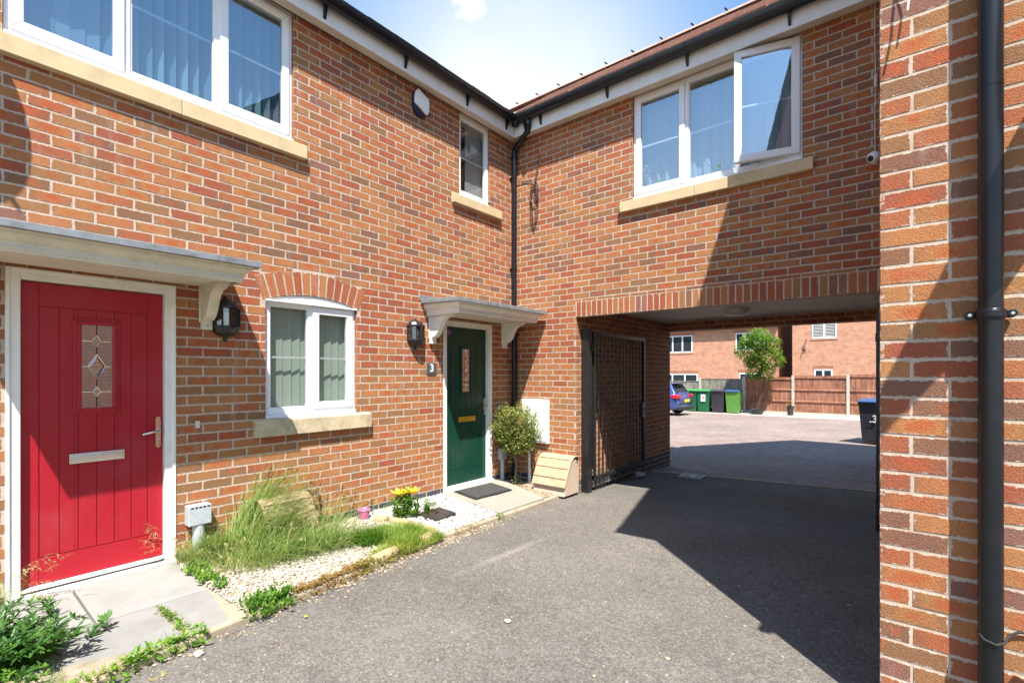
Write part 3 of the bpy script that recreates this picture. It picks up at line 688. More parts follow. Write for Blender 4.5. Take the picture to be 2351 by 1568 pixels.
# ---- eaves: soffit, fascia, gutter with brackets
def gutter(mg, path_a, path_b, outd, z=4.955, r=.058):
    a, b, o = Vector(path_a), Vector(path_b), Vector(outd); n = 10
    vs = []
    for e in (a, b):
        for rr in (r, r - .004):
            for i in range(n + 1):
                w = PI + PI * i / n; vs.append(e + o * (rr * math.cos(w)) + Vector((0, 0, z + .04 + (rr * 1.55 if True else rr) * math.sin(w))))
    k = n + 1; fs = []
    for i in range(n):
        fs += [(i, i + 1, 2 * k + i + 1, 2 * k + i), (k + i + 1, k + i, 3 * k + i, 3 * k + i + 1), (i, k + i, k + i + 1, i + 1), (2 * k + i + 1, 3 * k + i + 1, 3 * k + i, 2 * k + i)]
    fs += [(0, 2 * k, 3 * k, k), (n, k + n, 3 * k + n, 2 * k + n)]
    mg.add(vs, fs)
def bracket(mb, base, outd, along, lug=True):
    p, o, t = Vector(base), Vector(outd), Vector(along); n = 10; r = .064; z = 4.955
    vs = []
    for s_ in (-.014, .014):
        for i in range(n + 1):
            w = PI + PI * i / n; vs.append(p + t * s_ + o * (r * math.cos(w)) + Vector((0, 0, z + .045 + r * 1.55 * math.sin(w))))
    mb.add(vs, [(i, i + 1, n + 2 + i, n + 1 + i) for i in range(n)])
    if not lug: return
    tri = [(-.064, 4.97), (-.064, 4.80), (-.045, 4.805), (-.005, 4.90)]
    mb.prism(tri, -.012, .012, lambda a_, z_, e: tuple(p + o * a_ + t * e + Vector((0, 0, z_))))
m = M(); m.box(0, .145, -9.4, -.14, SOF, SOF + .012); m.box(.0, .012, -9.4, -.0, SOF + .0, SOF + .02); m.build('soffit', 'soffit', house)
m = M(); m.box(.14, .155, -9.4, -2.08, SOF - .03, 5.0); m.box(.14, .155, -2.074, -.142, SOF - .03, 5.0); m.box(.139, .1575, -2.095, -2.06, SOF - .031, 4.99); m.build('fascia', 'fascia', house, bevel=.003)
m = M(); gutter(m, (.21, -9.4, 0), (.21, -.215, 0), (1, 0, 0)); g1 = m.build('gutter', 'blackpl', house, smooth=50)
for y in (-7.7, -6.75, -5.8, -4.85, -3.9, -2.96, -2.03, -1.09):
    m = M(); bracket(m, (.21, y, 0), (1, 0, 0), (0, 1, 0)); m.build('gutter_bracket', 'blackpl', g1)
m = M(); m.box(.0, CX - .02, -.145, 0, SOF + .0005, SOF + .0125); m.build('soffit', 'soffit', arch)
m = M(); m.box(.142, 2.62, -.155, -.14, SOF - .03, 5.0); m.box(2.626, CX - .01, -.155, -.14, SOF - .03, 5.0); m.box(2.61, 2.636, -.1575, -.139, SOF - .031, 4.99); m.build('fascia', 'fascia', arch, bevel=.003)
m = M(); gutter(m, (.22, -.21, 0), (CX - .01, -.21, 0), (0, -1, 0)); g2 = m.build('gutter', 'blackpl', arch, smooth=50)
for x in (.60, 1.57, 2.515, 3.47):
    m = M(); bracket(m, (x, -.21, 0), (0, -1, 0), (1, 0, 0)); m.build('gutter_bracket', 'blackpl', g2)
m = M(); bracket(m, (.295, -.21, 0), (0, -1, 0), (1, 0, 0), False); bracket(m, (.345, -.21, 0), (0, -1, 0), (1, 0, 0)); m.build('gutter_union', 'blackpl', g2)
m = M(); bracket(m, (.21, -.295, 0), (1, 0, 0), (0, 1, 0), False); bracket(m, (.21, -.345, 0), (1, 0, 0), (0, 1, 0)); m.build('gutter_union', 'blackpl', g1)
m = M()  # corner angle of the gutter
m.lathe([(.0, -.088), (.03, -.08), (.05, -.05), (.06, 0), (.06, .045), (.055, .045)], (.215, -.215, 4.955), 12); m.build('gutter_corner', 'blackpl', g2, smooth=40)
m = M(); m.box(CX - OV, CX - OV + .03, CY - .2, CY, EZ - .17, EZ + .08); m.box(CX, 13, CY - .2, CY - .185, EZ - .17, EZ); m.box(CX, 13, CY - .19, CY, EZ - .16, EZ - .145); m.build('fascia', 'fascia', corner)
m = M(); gutter(m, (CX - .1, CY - .27, 0), (13, CY - .27, 0), (0, -1, 0), z=EZ - .06); m.build('gutter', 'blackpl', corner, smooth=50)

# ---- windows
def fb(m, P, h0, h1, d0, d1, z0, z1, mi=0): m.box(h0, h1, d0, d1, z0, z1, mi, P)
def ring(m, P, h0, h1, z0, z1, w, d0, d1, wb=None):
    wb = wb or w
    m.prism([(h0, z0), (h0, z1), (h0 + w, z1 - w), (h0 + w, z0 + wb)], d0, d1, lambda a, b, e: P(a, e, b)); m.prism([(h1, z0), (h1 - w, z0 + wb), (h1 - w, z1 - w), (h1, z1)], d0, d1, lambda a, b, e: P(a, e, b))
    m.prism([(h0, z1), (h1, z1), (h1 - w, z1 - w), (h0 + w, z1 - w)], d0, d1, lambda a, b, e: P(a, e, b)); m.prism([(h0, z0), (h0 + w, z0 + wb), (h1 - w, z0 + wb), (h1, z0)], d0, d1, lambda a, b, e: P(a, e, b))
def window(parent, P, op, lights, d=-.03, bar=.5, cill=True, label=None, gm='glass'):
    h0, h1, z0, z1 = op; m = M()
    zb = z0 + (.032 if cill else 0); fw = .052
    ring(m, P, h0 + .003, h1 - .003, zb, z1 - .003, fw, d - .062, d)
    for (a, b, s) in lights[:-1]: fb(m, P, b - .028, b + .028, d - .06, d - .002, zb + fw, z1 - fw)
    if cill: fb(m, P, h0 + .002, h1 - .002, d - .06, d + .026, z0 + .001, z0 + .031)
    w = m.build('window', 'upvc', parent, bevel=.004, recalc=True)
    if label: w['label'] = label
    for i, (a, b, s) in enumerate(lights):
        a_ = a + (fw if i == 0 else .028); b_ = b - (fw if i == len(lights) - 1 else .028); c_ = zb + fw; e_ = z1 - fw; gd = d - .025
        if s == 'open': continue
        if s == 'sash':
            m = M(); ring(m, P, a_ - .018, b_ + .018, c_ - .018, e_ + .018, .062, d - .04, d + .016); m.build('sash', 'upvc', w, bevel=.005, recalc=True)
            a_ += .044; b_ -= .044; c_ += .044; e_ -= .044; gd = d - .006
        else:
            m = M(); ring(m, P, a_ - .002, b_ + .002, c_ - .002, e_ + .002, .013, d - .05, d - .012); m.build('glazing_bead', 'upvc', w, recalc=True)
        m = M(); m.quad(P(a_, gd, c_), P(b_, gd, c_), P(b_, gd, e_), P(a_, gd, e_)); m.build('pane', gm, w)
        if bar:
            zz = c_ + (e_ - c_) * bar; m = M(); fb(m, P, a_, b_, gd - .014, gd - .006, zz - .0095, zz + .0095); m.build('glazing_bar', 'upvc', w)
    return w
def room(parent, P, op, depth=2.6, pad=.4):
    h0, h1, z0, z1 = op; m = M(); a, b, c, e = h0 - pad, h1 + pad, z0 - .8, z1 + .02
    k = -.095
    m.quad(P(a, -depth, c), P(b, -depth, c), P(b, -depth, e), P(a, -depth, e)); m.quad(P(a, k, c), P(a, -depth, c), P(a, -depth, e), P(a, k, e)); m.quad(P(b, k, c), P(b, -depth, c), P(b, -depth, e), P(b, k, e))
    m.quad(P(a, k, e), P(b, k, e), P(b, -depth, e), P(a, -depth, e)); m.quad(P(a, k, c), P(b, k, c), P(b, -depth, c), P(a, -depth, c))
    for (p0, p1, q0, q1) in ((a, h0, c, e), (h1, b, c, e), (h0, h1, c, z0)): m.quad(P(p0, k, q0), P(p1, k, q0), P(p1, k, q1), P(p0, k, q1))
    m.build('room', 'room', parent)
def sill(parent, P, h0, h1, z0, z1, mt, proj=.055, joint=None):
    m = M(); segs = [(h0, joint - .004), (joint + .004, h1)] if joint else [(h0, h1)]
    for a, b in segs: m.prism([(-.09, z0), (proj, z0), (proj, z1 - .012), (.0, z1 + .001), (-.09, z1 + .002)], a, b, lambda q, z, e: P(e, q, z))
    if joint: m.box(joint - .005, joint + .005, -.05, proj - .004, z0 + .002, z1 - .012, 1, P)
    return m.build('window_sill', [mt, 'mortar'], parent, bevel=.005, recalc=True)
window(house, PA, BIG, [(-5.0, -4.385, 'sash'), (-4.385, -3.78, 'fix'), (-3.78, -3.17, 'sash')], bar=.49, label='wide three light upstairs window above the red door')
window(house, PA, SML, [(-1.065, -.495, 'fix')], bar=.48, label='narrow upstairs window beside the corner', gm='clearglass')
window(house, PA, LOW, [(-3.42, -2.985, 'fix'), (-2.985, -2.52, 'sash')], bar=.5, label='small downstairs window under the brick arch', gm='clearglass')
# white infill under the arch
m = M(); n = 14
pts = [(ac_h - hw + .004 + (2 * hw - .008) * i / n) for i in range(n + 1)]
m.prism([(p, 2.188) for p in (pts[0], pts[-1])] + [(p, az + arc_h2) for p, arc_h2 in ((q, math.sqrt(Rr ** 2 - (q - ac_h) ** 2) - .002) for q in reversed(pts))], -.07, -.012, lambda a, b, e: PA(a, e, b))
fb(m, PA, ac_h - hw + .002, ac_h + hw - .002, -.07, .012, 2.176, 2.19); m.build('arch_infill', 'upvc', house, recalc=True)
for op in (BIG, SML, LOW): room(house, PA, op)
sill(house, PA, -6.2, -3.067, 3.50, 3.634, 'sill', joint=-4.057); sill(house, PA, -1.20, -.30, 3.63, 3.754, 'sill'); sill(house, PA, -3.525, -2.375, .992, 1.142, 'sillold')
wv = window(arch, PB, WB, [(1.815, 2.43, 'sash'), (2.43, 2.965, 'fix'), (2.965, 3.55, 'open')], bar=.48, gm='blueglass')
room(arch, PB, WB)
sill(arch, PB, 1.672, 3.645, 3.452, 3.583, 'sill', joint=2.545)
# the open casement, hinged on its right side
m = M(); mg = M(); mb = M(); a0, b0, c0, e0 = 0, .575, 3.655, 4.768
th = math.radians(14.5); HX, HD = 3.525, -.025
PO = lambda u, d, z: PB(HX - u * math.cos(th) - d * math.sin(th) * 0 + d * math.sin(th), HD + u * math.sin(th) + d * math.cos(th), z)
ring(m, PO, .0, .575, c0, e0, .07, -.03, .026); sash = m.build('sash', 'upvc', wv, bevel=.005, recalc=True); sash['label'] = 'casement swung open'
mg.quad(PO(.068, .002, c0 + .068), PO(.507, .002, c0 + .068), PO(.507, .002, e0 - .068), PO(.068, .002, e0 - .068)); mg.build('pane', 'blueglass', wv)
mb.box(.068, .507, -.012, -.004, 4.203, 4.222, 0, PO); mb.build('glazing_bar', 'upvc', wv)
m = M(); m.tube([PO(.44, -.04, c0 + .02), PB(3.2, -.05, c0 + .0)], .006, 6); m.build('casement_stay', 'chrome', wv)

# ---- front doors
def door(parent, ctr, op, frame_w, slab, z0, z1, planks, glz, gl, paint, label, gold):
    h0, h1, _, zt = op; zf = .10
    m = M(); fw = frame_w
    fb(m, PA, h0 + .003, h0 + fw, -.09, -.004, zf, zt - .004); fb(m, PA, h1 - fw, h1 - .003, -.09, -.004, zf, zt - .004); fb(m, PA, h0 + fw, h1 - fw, -.09, -.004, zt - fw, zt - .004)
    fb(m, PA, h0 + .001, h0 + .022, -.06, .008, zf, zt - .001); fb(m, PA, h1 - .022, h1 - .001, -.06, .008, zf, zt - .001); fb(m, PA, h0 + .022, h1 - .022, -.06, .008, zt - .023, zt - .001)
    fb(m, PA, h0 + fw, h1 - fw, -.09, -.012, z0 - .03, z0 - .004); fb(m, PA, h0 + .004, h1 - .004, -.09, .045, zf - .02, zf + .035)
    dr = M()
    a, b = slab; d = -.055
    fb(dr, PA, a, b, -.10, d - .007, z0, z1)
    p0, p1 = planks[0], planks[-1]; zb_, zt_ = planks_z
    g = .0028
    gx0, gx1, gz0, gz1 = glz
    fb(dr, PA, a, p0 - g, d - .012, d, z0, z1); fb(dr, PA, p1 + g, b, d - .012, d, z0, z1); fb(dr, PA, p0 - g + .001, p1 + g - .001, d - .012, d, z0, zb_ - g); fb(dr, PA, p0 - g + .001, p1 + g - .001, d - .012, d, zt_ + g, z1)
    for q0, q1 in zip(planks[:-1], planks[1:]):
        for (w0, w1, y0, y1) in subtract([(q0 + g * .7, q1 - g * .7, zb_ + g, zt_ - g)], (gx0 + .01, gx1 - .01, gz0 + .01, gz1 - .01)): fb(dr, PA, w0, w1, d - .012, d, y0, y1)
    D = dr.build('front_door', paint, parent, bevel=.0025, recalc=True); D['label'] = label
    m.build('door_frame', 'upvc_dirty', D, bevel=.004, recalc=True)
    m = M(); ring(m, PA, gx0, gx1, gz0, gz1, .026, d - .01, d + .010); ring(m, PA, gx0 + .020, gx1 - .020, gz0 + .020, gz1 - .020, .024, d - .02, d + .020); m.build('glazing_surround', paint, D, bevel=.005, recalc=True)
    x0, x1, y0, y1 = gl
    m = M(); gd = d + .002; m.quad(PA(x0, gd, y0), PA(x1, gd, y0), PA(x1, gd, y1), PA(x0, gd, y1)); m.build('pane', 'doorglass', D)
    m = M(); fb(m, PA, x0, x1, d - .02, d - .006, y0, y1); m.build('glass_backing', 'dkgrey', D)
    m = M(); ml = M(); cx_ = (x0 + x1) / 2; hh = y1 - y0; ww = x1 - x0; r = .0030; gd += .002
    cent = [(.193, .07, .16), (.5, .15, .29), (.807, .06, .145)]
    last = y1
    for f_, s_, w_ in cent:
        zc = y1 - f_ * hh; sh = s_ * hh; sw = w_ * ww
        m.tube([PA(cx_, gd, last), PA(cx_, gd, zc + sh)], r, 5); last = zc - sh
        m.tube([PA(x0, gd, zc), PA(cx_ - sw, gd, zc)], r, 5); m.tube([PA(cx_ + sw, gd, zc), PA(x1, gd, zc)], r, 5)
        ds = [(cx_, zc + sh), (cx_ + sw, zc), (cx_, zc - sh), (cx_ - sw, zc), (cx_, zc + sh)]
        m.tube([PA(p, gd, q) for p, q in ds], r * 1.25, 5, cap=False)
        o_ = [PA(p, gd, q) for p, q in ds[:4]]; i_ = [PA(cx_ + (p - cx_) * .68, gd + .004, zc + (q - zc) * .68) for p, q in ds[:4]]
        ml.add(o_ + i_, [(0, 1, 5, 4), (1, 2, 6, 5), (2, 3, 7, 6), (3, 0, 4, 7), (4, 5, 6, 7)])
    m.tube([PA(cx_, gd, last), PA(cx_, gd, y0)], r, 5); m.build('lead_came', 'chrome', D); ml.build('bevelled_diamonds', 'doorglass', D)
    return D
def gap_(D, a, b, z):
    m = M(); fb(m, PA, a, b, -.013, -.0095, z, z + .009); m.build('threshold_gap', 'blackpl', D)
def furniture(D, lh0, lh1, lz0, lz1, hx, hz0, hz1, lev, gold, d=-.055):
    m = M(); fb(m, PA, lh0, lh1, d, d + .014, lz0, lz1); fb(m, PA, lh0 + .014, lh1 - .014, d + .013, d + .019, lz0 + .012, lz1 - .022); m.box(lh0 + .01, lh1 - .01, d + .012, d + .024, lz1 - .018, lz1 - .010, 0, PA); m.build('letter_plate', 'gold' if gold else 'chrome', D, bevel=.003)
    m = M(); n = 12
    poly = [(hx + .016 * math.cos(w), hz1 - .016 + .016 * math.sin(w)) for w in np.linspace(0, PI, n)] + [(hx + .016 * math.cos(w), hz0 + .016 + .016 * math.sin(w)) for w in np.linspace(PI, 2 * PI, n)]
    m.prism(poly, d, d + .012, lambda a, b, e: PA(a, e, b)); zc = hz0 + (hz1 - hz0) * .56
    m.tube([PA(hx, d + .01, zc), PA(hx, d + .052, zc), PA(hx - .02, d + .060, zc - .002), PA(hx - lev * .6, d + .056, zc - .012), PA(hx - lev, d + .050, zc - .022)], [.011, .010, .0095, .009, .009], 10)
    m.lathe([(0, 0), (.009, 0), (.009, .01), (0, .01)], PA(hx, d + .012, hz0 + .06), 8); m.build('door_handle', 'chrome', D, smooth=40, recalc=True)
planks_z = (.340, 1.976)
D1 = door(house, -4.54, RED, .07, (-4.915, -4.157), .168, 2.128, [-4.83, -4.733, -4.638, -4.541, -4.443, -4.347, -4.251], (-4.667, -4.412, 1.258, 1.917), (-4.627, -4.456, 1.302, 1.873), 'red', 'deep red plank front door with leaded diamond glass', False)
furniture(D1, -4.687, -4.387, .930, .997, -4.187, .985, 1.217, .105, False)
gap_(D1, -4.92, -4.155, .139)
planks_z = (.335, 1.976)
D2 = door(house, -.89, GRN, .066, (-1.248, -.516), .152, 2.112, [-1.165, -1.075, -.985, -.885, -.79, -.70, -.60], (-1.015, -.776, 1.262, 1.893), (-.972, -.818, 1.305, 1.850), 'green', 'dark green plank front door with brass letter plate', True)
furniture(D2, -1.037, -.732, .924, .990, -.545, .985, 1.214, .095, True)
m = M(); m.lathe([(0, .0), (.035, .0), (.035, .003), (0, .003)], (0, 0, 0), 20); m.v = [(-.0535 + z, -1.19 + x, 2.045 + y) for x, y, z in m.v]; m.build('round_sticker', 'purp', D2)

# ------------------------------------------------------------------ door canopies
def canopy(cy, label, name='door_canopy', P=PA, z=0, mt='cream'):
    t = thing(name, label, 'door canopy', P(cy, 0, 2.2), 'moulded door canopies')
    a, b = cy - .82, cy + .82; dep = .62
    m = M()  # lead flashing sheet with a turned-down lip and an upstand on the wall
    v = [(a, 0, 2.386), (b, 0, 2.386), (b, dep, 2.362), (a, dep, 2.362)]
    top = [P(*q) for q in v]; lo = [P(q[0], q[1], q[2] - .045) for q in v]
    m.add(top + lo, [(0, 1, 2, 3), (0, 3, 7, 4), (3, 2, 6, 7), (2, 1, 5, 6), (7, 6, 5, 4)])
    m.box(a - .02, b + .02, -.002, .006, 2.375, 2.44, 0, P)
    m.build('lead_flashing', 'lead', t, bevel=.004)
    prof = [(-.035, 2.338), (-.035, 2.318), (-.048, 2.312), (-.05, 2.298), (-.062, 2.282), (-.082, 2.268), (-.092, 2.262), (-.092, 2.222), (-.10, 2.218), (-.10, 2.205)]
    m = M(); vs = []
    for o, zz in prof: vs += [P(a - o, 0, zz), P(a - o, dep + o, zz), P(b + o, dep + o, zz), P(b + o, 0, zz)]
    m.add(vs, [(i * 4 + q, i * 4 + q + 1, i * 4 + q + 5, i * 4 + q + 4) for i in range(len(prof) - 1) for q in range(3)]); m.build('cornice_moulding', mt, t)
    m = M()
    for i in range(6):
        d0 = .004 + i * .086; m.box(a + .1, b - .1, d0 + .002, d0 + .084, 2.224, 2.236, 0, P)
    m.box(a + .1, b - .1, 0, .53, 2.229, 2.24, 0, P); m.build('soffit_boards', 'soffit', t, bevel=.003)
    for s in (-1, 1):
        c = cy + s * .655; m = M()
        pr = [(0, 1.885), (.042, 1.885), (.042, 1.955), (.075, 1.958), (.12, 1.985), (.155, 2.03), (.18, 2.085), (.21, 2.135), (.255, 2.168), (.30, 2.18), (.335, 2.183), (.335, 2.196), (.375, 2.20), (.375, 2.224), (0, 2.224)]
        m.prism(pr, c - .038, c + .038, lambda d, zz, e: P(e, d, zz)); m.prism([(0, 1.945), (.012, 1.94), (.012, 2.222), (0, 2.222)], c - .048, c + .048, lambda d, zz, e: P(e, d, zz))
        br = m.build('bracket', mt, t, bevel=.004, recalc=True)
        m = M(); m.lathe([(0, 0), (.008, 0), (.008, .003), (0, .003)], P(c, .043, 1.915), 8); m.build('screw', 'dkgrey', br)
    return t
canopy(-4.54, 'wide weathered cream canopy above the red front door')
canopy(-.865, 'cream canopy over the green front door beside the corner', mt='upvc_dirty')

# ------------------------------------------------------------------ half lanterns
def lantern(cy, label):
    t = thing('wall_lantern', label, 'wall lantern', (0, cy, 1.8), 'black half lanterns')
    c = (.006, cy, 0); n = 6; A0, A1 = -PI / 2, PI / 2
    m = M(); m.prism([(-.085, 1.90), (-.085, 2.08), (-.05, 2.13), (.05, 2.13), (.085, 2.08), (.085, 1.90), (.05, 1.85), (-.05, 1.85)], -.001, .010, lambda a, b, e: (e, cy + a, b)); m.build('back_plate', 'blackmet', t, recalc=True)
    m = M(); m.lathe([(.104, 2.062), (.116, 2.066), (.116, 2.076), (.10, 2.085), (.085, 2.112), (.06, 2.125), (.05, 2.132), (.028, 2.138), (.02, 2.146), (.010, 2.15), (.014, 2.158), (.010, 2.166), (0, 2.172)], c, n, 0, A0, A1); m.build('cap', 'blackmet', t, recalc=True)
    m = M(); m.lathe([(.103, 1.925), (.110, 1.92), (.108, 1.905), (.085, 1.865), (.055, 1.845), (.02, 1.838), (.014, 1.825), (.018, 1.812), (.010, 1.80), (0, 1.795)], c, n, 0, A0, A1); m.build('bottom_cup', 'blackmet', t, recalc=True)
    m = M()
    for i in range(n + 1):
        w = A0 + PI * i / n; x, y = c[0] + .104 * math.cos(w), cy + .104 * math.sin(w); m.tube([(x, y, 1.918), (x, y, 2.066)], .0075, 6)
    m.build('glazing_bars', 'blackmet', t)
    m = M(); m.lathe([(.099, 1.922), (.099, 2.064)], c, n, 0, A0, A1); m.build('glass', 'lampglass', t)
    m = M(); m.tube([(.04, cy, 1.90), (.04, cy, 1.955)], .016, 10, 0); m.lathe([(0, .09), (.018, .085), (.024, .06), (.018, .02), (.014, 0)], (.045, cy, 1.945), 10); m.build('bulb', 'white', t, smooth=50)
    return t
lantern(-3.745, 'black half lantern between the red door canopy and the arched window')
lantern(-1.775, 'black half lantern above the house number left of the green door')

# ------------------------------------------------------------------ small fixings on the walls
t = thing('house_number_plate', 'grey slate plate with white number 3 left of green door', 'number plate', (0, -1.527, 1.6))
m = M(); m.box(.004, .013, -1.60, -1.455, 1.532, 1.664); m.build('plate', 'dkgrey', t, bevel=.002)
MTA = lambda y, z, d: Matrix(((0, 0, 1, d), (1, 0, 0, y), (0, 1, 0, z), (0, 0, 0, 1)))
text_mesh('3', .125, 'numeral', 'white', t, MTA(-1.527, 1.598, .0145))
m = M()
for y in (-1.588, -1.467): m.lathe([(0, 0), (.006, 0), (.006, .004), (0, .004)], (.012, y, 1.598), 8)
for i, y in enumerate((-1.588, -1.467)):
    m = M(); m.tube([(.010, y, 1.598), (.016, y, 1.598)], .005, 8); m.build('screw', 'blackpl', t)

t = thing('alarm_box', 'oval white alarm box with navy ends under the eaves', 'alarm box', (0, -1.71, 4.46))
def oval(m, cy, cz, a, b, d0, d1, lo=-9, hi=9, n=40, mi=0, slant=0):
    pts = []
    for w in np.linspace(0, 2 * PI, n, endpoint=False):
        y = a * math.copysign(abs(math.cos(w)) ** .75, math.cos(w)); z = b * math.copysign(abs(math.sin(w)) ** .85, math.sin(w)); pts.append((y, z))
    pts = [(y, min(max(z, lo + slant * y), hi + slant * y)) for y, z in pts]
    m.prism(pts, d0, d1, lambda a_, b_, e: (e, cy + a_, cz + b_))
m = M(); oval(m, -1.71, 4.61, .112, .152, 0, .045); m.build('casing', 'navy', t, bevel=.012, recalc=True, seg=3)
m = M(); oval(m, -1.71, 4.61, .105, .145, .04, .062, -.085, .115, slant=-.45); m.build('cover', 'white', t, bevel=.012, recalc=True, seg=3)

def small(name, label, cat, fn, mt, bevel=.003, group=None):
    m = M(); fn(m); o = m.build(name, mt, bevel=bevel, recalc=True); return tag(o, label, cat, group)
small('bell_push', 'small cream bell push on the brickwork right of red door', 'bell push', lambda m: m.box(0, .016, -3.957, -3.926, 1.112, 1.168), 'cream')
small('bell_push', 'tiny white bell push on the brickwork right of green door', 'bell push', lambda m: m.box(0, .014, -.325, -.297, 1.052, 1.102), 'white')
t = thing('cable_cabinet', 'grey vented cable box on a duct right of red door', 'cable box', (0, -3.95, .1))
m = M(); m.box(0, .095, -4.03, -3.872, .372, .522); m.build('cover', 'grey', t, bevel=.006)
m = M(); m.tube([(.05, -3.95, .08), (.05, -3.95, .37)], .042, 14); m.build('duct', 'grey', t, smooth=40)
m = M()
for i in range(5): m.box(.0955, .097, -4.015 + i * .028, -3.997 + i * .028, .505, .515)
m.build('vent', 'blackpl', t)
t = thing('cable_termination', 'narrow grey cable box on conduit between green door and corner', 'cable box', (0, -.29, .05))
m = M(); m.box(0, .07, -.335, -.225, .365, .52); m.build('cover', 'grey', t, bevel=.008)
m = M(); m.tube([(.04, -.283, .03), (.04, -.283, .37)], .03, 12); m.build('conduit', 'grey', t, smooth=40)
small('waste_pipe', 'thin white pipe rising from the ground behind the clipped bush', 'pipe', lambda m: m.tube([(.325, -.045, .0), (.325, -.045, .64)], .021, 12), 'white', None)
t = thing('meter_box', 'white rounded meter box on brickwork behind the clipped bush', 'meter box', (.4, 0, .6))
m = M(); m.box(.178, .634, -.045, .0, .60, 1.19); m.build('surround', 'white', t, bevel=.018, seg=4)
m = M(); m.box(.205, .607, -.052, -.03, .63, 1.16); m.build('door', 'white', t, bevel=.006)

# ground-level gas meter housings with a sloping ribbed lid
def hatch(loc, ang, label, w=.50):
    t = thing('gas_meter_housing', label, 'meter housing', (0, 0, 0), 'gas meter housings')
    PH = lambda e, d, z: (e, -d, z)
    m = M(); m.prism([(0, 0), (.34, 0), (.30, .16), (.20, .36), (.09, .44), (0, .44)], -w / 2 + .012, w / 2 - .012, lambda d, z, e: PH(e, d, z)); m.build('housing', 'hatchb', t, bevel=.006, recalc=True)
    lid = [(-.01, .455), (.10, .47), (.155, .455), (.20, .42), (.245, .34), (.30, .235), (.345, .135), (.355, .115)]
    li = [(d - .022, z - .012) for d, z in lid[::-1]]
    m = M(); m.prism(lid + li, -w / 2, w / 2, lambda d, z, e: PH(e, d, z)); L_ = m.build('lid', 'hatch', t, bevel=.008, recalc=True)
    m = M()
    for d, z in ((.196, .428), (.255, .325), (.315, .21)):
        m.tube([PH(-w / 2 + .01, d + .002, z + .001), PH(w / 2 - .01, d + .002, z + .001)], .0028, 5)
    m.build('ribs', 'wire', L_)
    m = M()
    for s in (-1, 1):
        m = M(); m.tube([PH(s * (w / 2 - .01), .055, .425), PH(s * (w / 2 + .006), .055, .425)], .014, 10); m.build('hinge', 'blackpl', t)
    t.location = loc; t.rotation_euler = (0, 0, ang); return t
hatch((.86, -.03, .035), 0, 'sun bleached gas meter housing standing against the archway pillar')
hatch((.03, -3.33, .015), PI / 2, 'tan gas meter housing half hidden by the tall grass', .43)
small('pipe_stub', 'short grey pipe elbow poking from brickwork above the gravel bed', 'pipe', lambda m: m.tube([(0, -3.06, .44), (.09, -3.0, .435), (.11, -2.985, .42), (.10, -2.96, .30), (.05, -2.95, .12)], .013, 8), 'wire', None)

# downpipes
t = thing('downpipe', 'black downpipe with swan neck in the inside corner', 'downpipe', (.073, -.06, 0))
m = M(); m.tube([(.073, -.062, .0), (.073, -.062, 4.60)], .034, 16); m.build('pipe', 'blackpl', t, smooth=40)
m = M(); m.tube([(.073, -.062, 4.56), (.073, -.062, 4.62), (.085, -.066, 4.655), (.40, -.165, 4.80), (.42, -.185, 4.83), (.42, -.205, 4.865), (.42, -.21, 4.90)], .034, 14); m.build('swan_neck', 'blackpl', t, smooth=40)
for pts in ([(.073, -.062, 4.53), (.073, -.062, 4.60)], [(.095, -.069, 4.66), (.15, -.085, 4.685)], [(.36, -.15, 4.782), (.405, -.166, 4.803)], [(.42, -.20, 4.85), (.42, -.207, 4.885)]):
    m = M(); m.tube(pts, .041, 14); m.build('socket', 'blackpl', t, smooth=40)
for z in (4.27, 3.0, 1.1):
    m = M(); m.tube([(.073, -.062, z - .012), (.073, -.062, z + .012)], .040, 14); m.box(.0, .06, -.08, -.045, z - .012, z + .012); m.build('pipe_clip', 'blackpl', t)
t = thing('downpipe', 'thick black downpipe on the near right brick corner', 'downpipe', (4.552, CY - .062, .1))
px, py = 4.552, CY - .06
m = M(); m.tube([(px, py, .05), (px, py, 4.8)], .034, 28); m.build('pipe', 'blackpl', t, smooth=40)
m = M(); m.tube([(px, py, 1.728), (px, py, 1.742), (px, py, 1.765), (px, py, 1.768)], [.0365, .039, .039, .037], 28); m.build('pipe_socket', 'blackpl', t, smooth=40)
m = M(); m.tube([(px, py, 1.738), (px, py, 1.762)], .0425, 28); m.box(px - .062, px + .062, CY - .05, CY - .012, 1.738, 1.762)
for s in (-1, 1): m.tube([(px + s * .055, CY - .012, 1.75), (px + s * .055, CY - .064, 1.75)], .014, 10)
m2p = M(); m2p.tube([(px, py, 2.555), (px, py, 2.56)], .0348, 28); m2p.build('pipe_joint', 'blackpl', t)
cl = m.build('pipe_clip', 'blackpl', t, bevel=.002)
for s in (-1, 1):
    m = M(); m.tube([(px + s * .055, CY - .063, 1.75), (px + s * .055, CY - .068, 1.75)], .0055, 8); m.build('screw', 'chrome', cl)
small('looped_cable', 'thin dark grey cable tied around the near downpipe', 'cable', lambda m: m.tube([(px - .035, py - .005, .612), (px - .02, py - .036, .60), (px + .01, py - .039, .592), (px + .036, py - .01, .596), (px + .05, CY - .02, .607), (px + .075, CY - .012, .622), (px + .11, CY - .01, .628), (px + .3, CY - .01, .60)], .0045, 7), 'tyre', None)
t = thing('garden_tap', 'weathered copper tap on the brickwork right of near downpipe', 'tap', (4.72, CY, .5))
m = M(); m.tube([(4.66, CY - .055, .565), (4.70, CY - .06, .553), (4.76, CY - .05, .535)], [.012, .015, .016], 10); m.build('spout', 'copper', t, smooth=50)
m = M(); m.tube([(4.70, CY - .01, .52), (4.75, CY - .05, .535), (4.78, CY, .53)], .013, 8); m.lathe([(0, 0), (.05, 0), (.05, .006), (0, .006)], (4.72, CY - .012, .50), 16); m.build('wall_plate', 'copper', t)
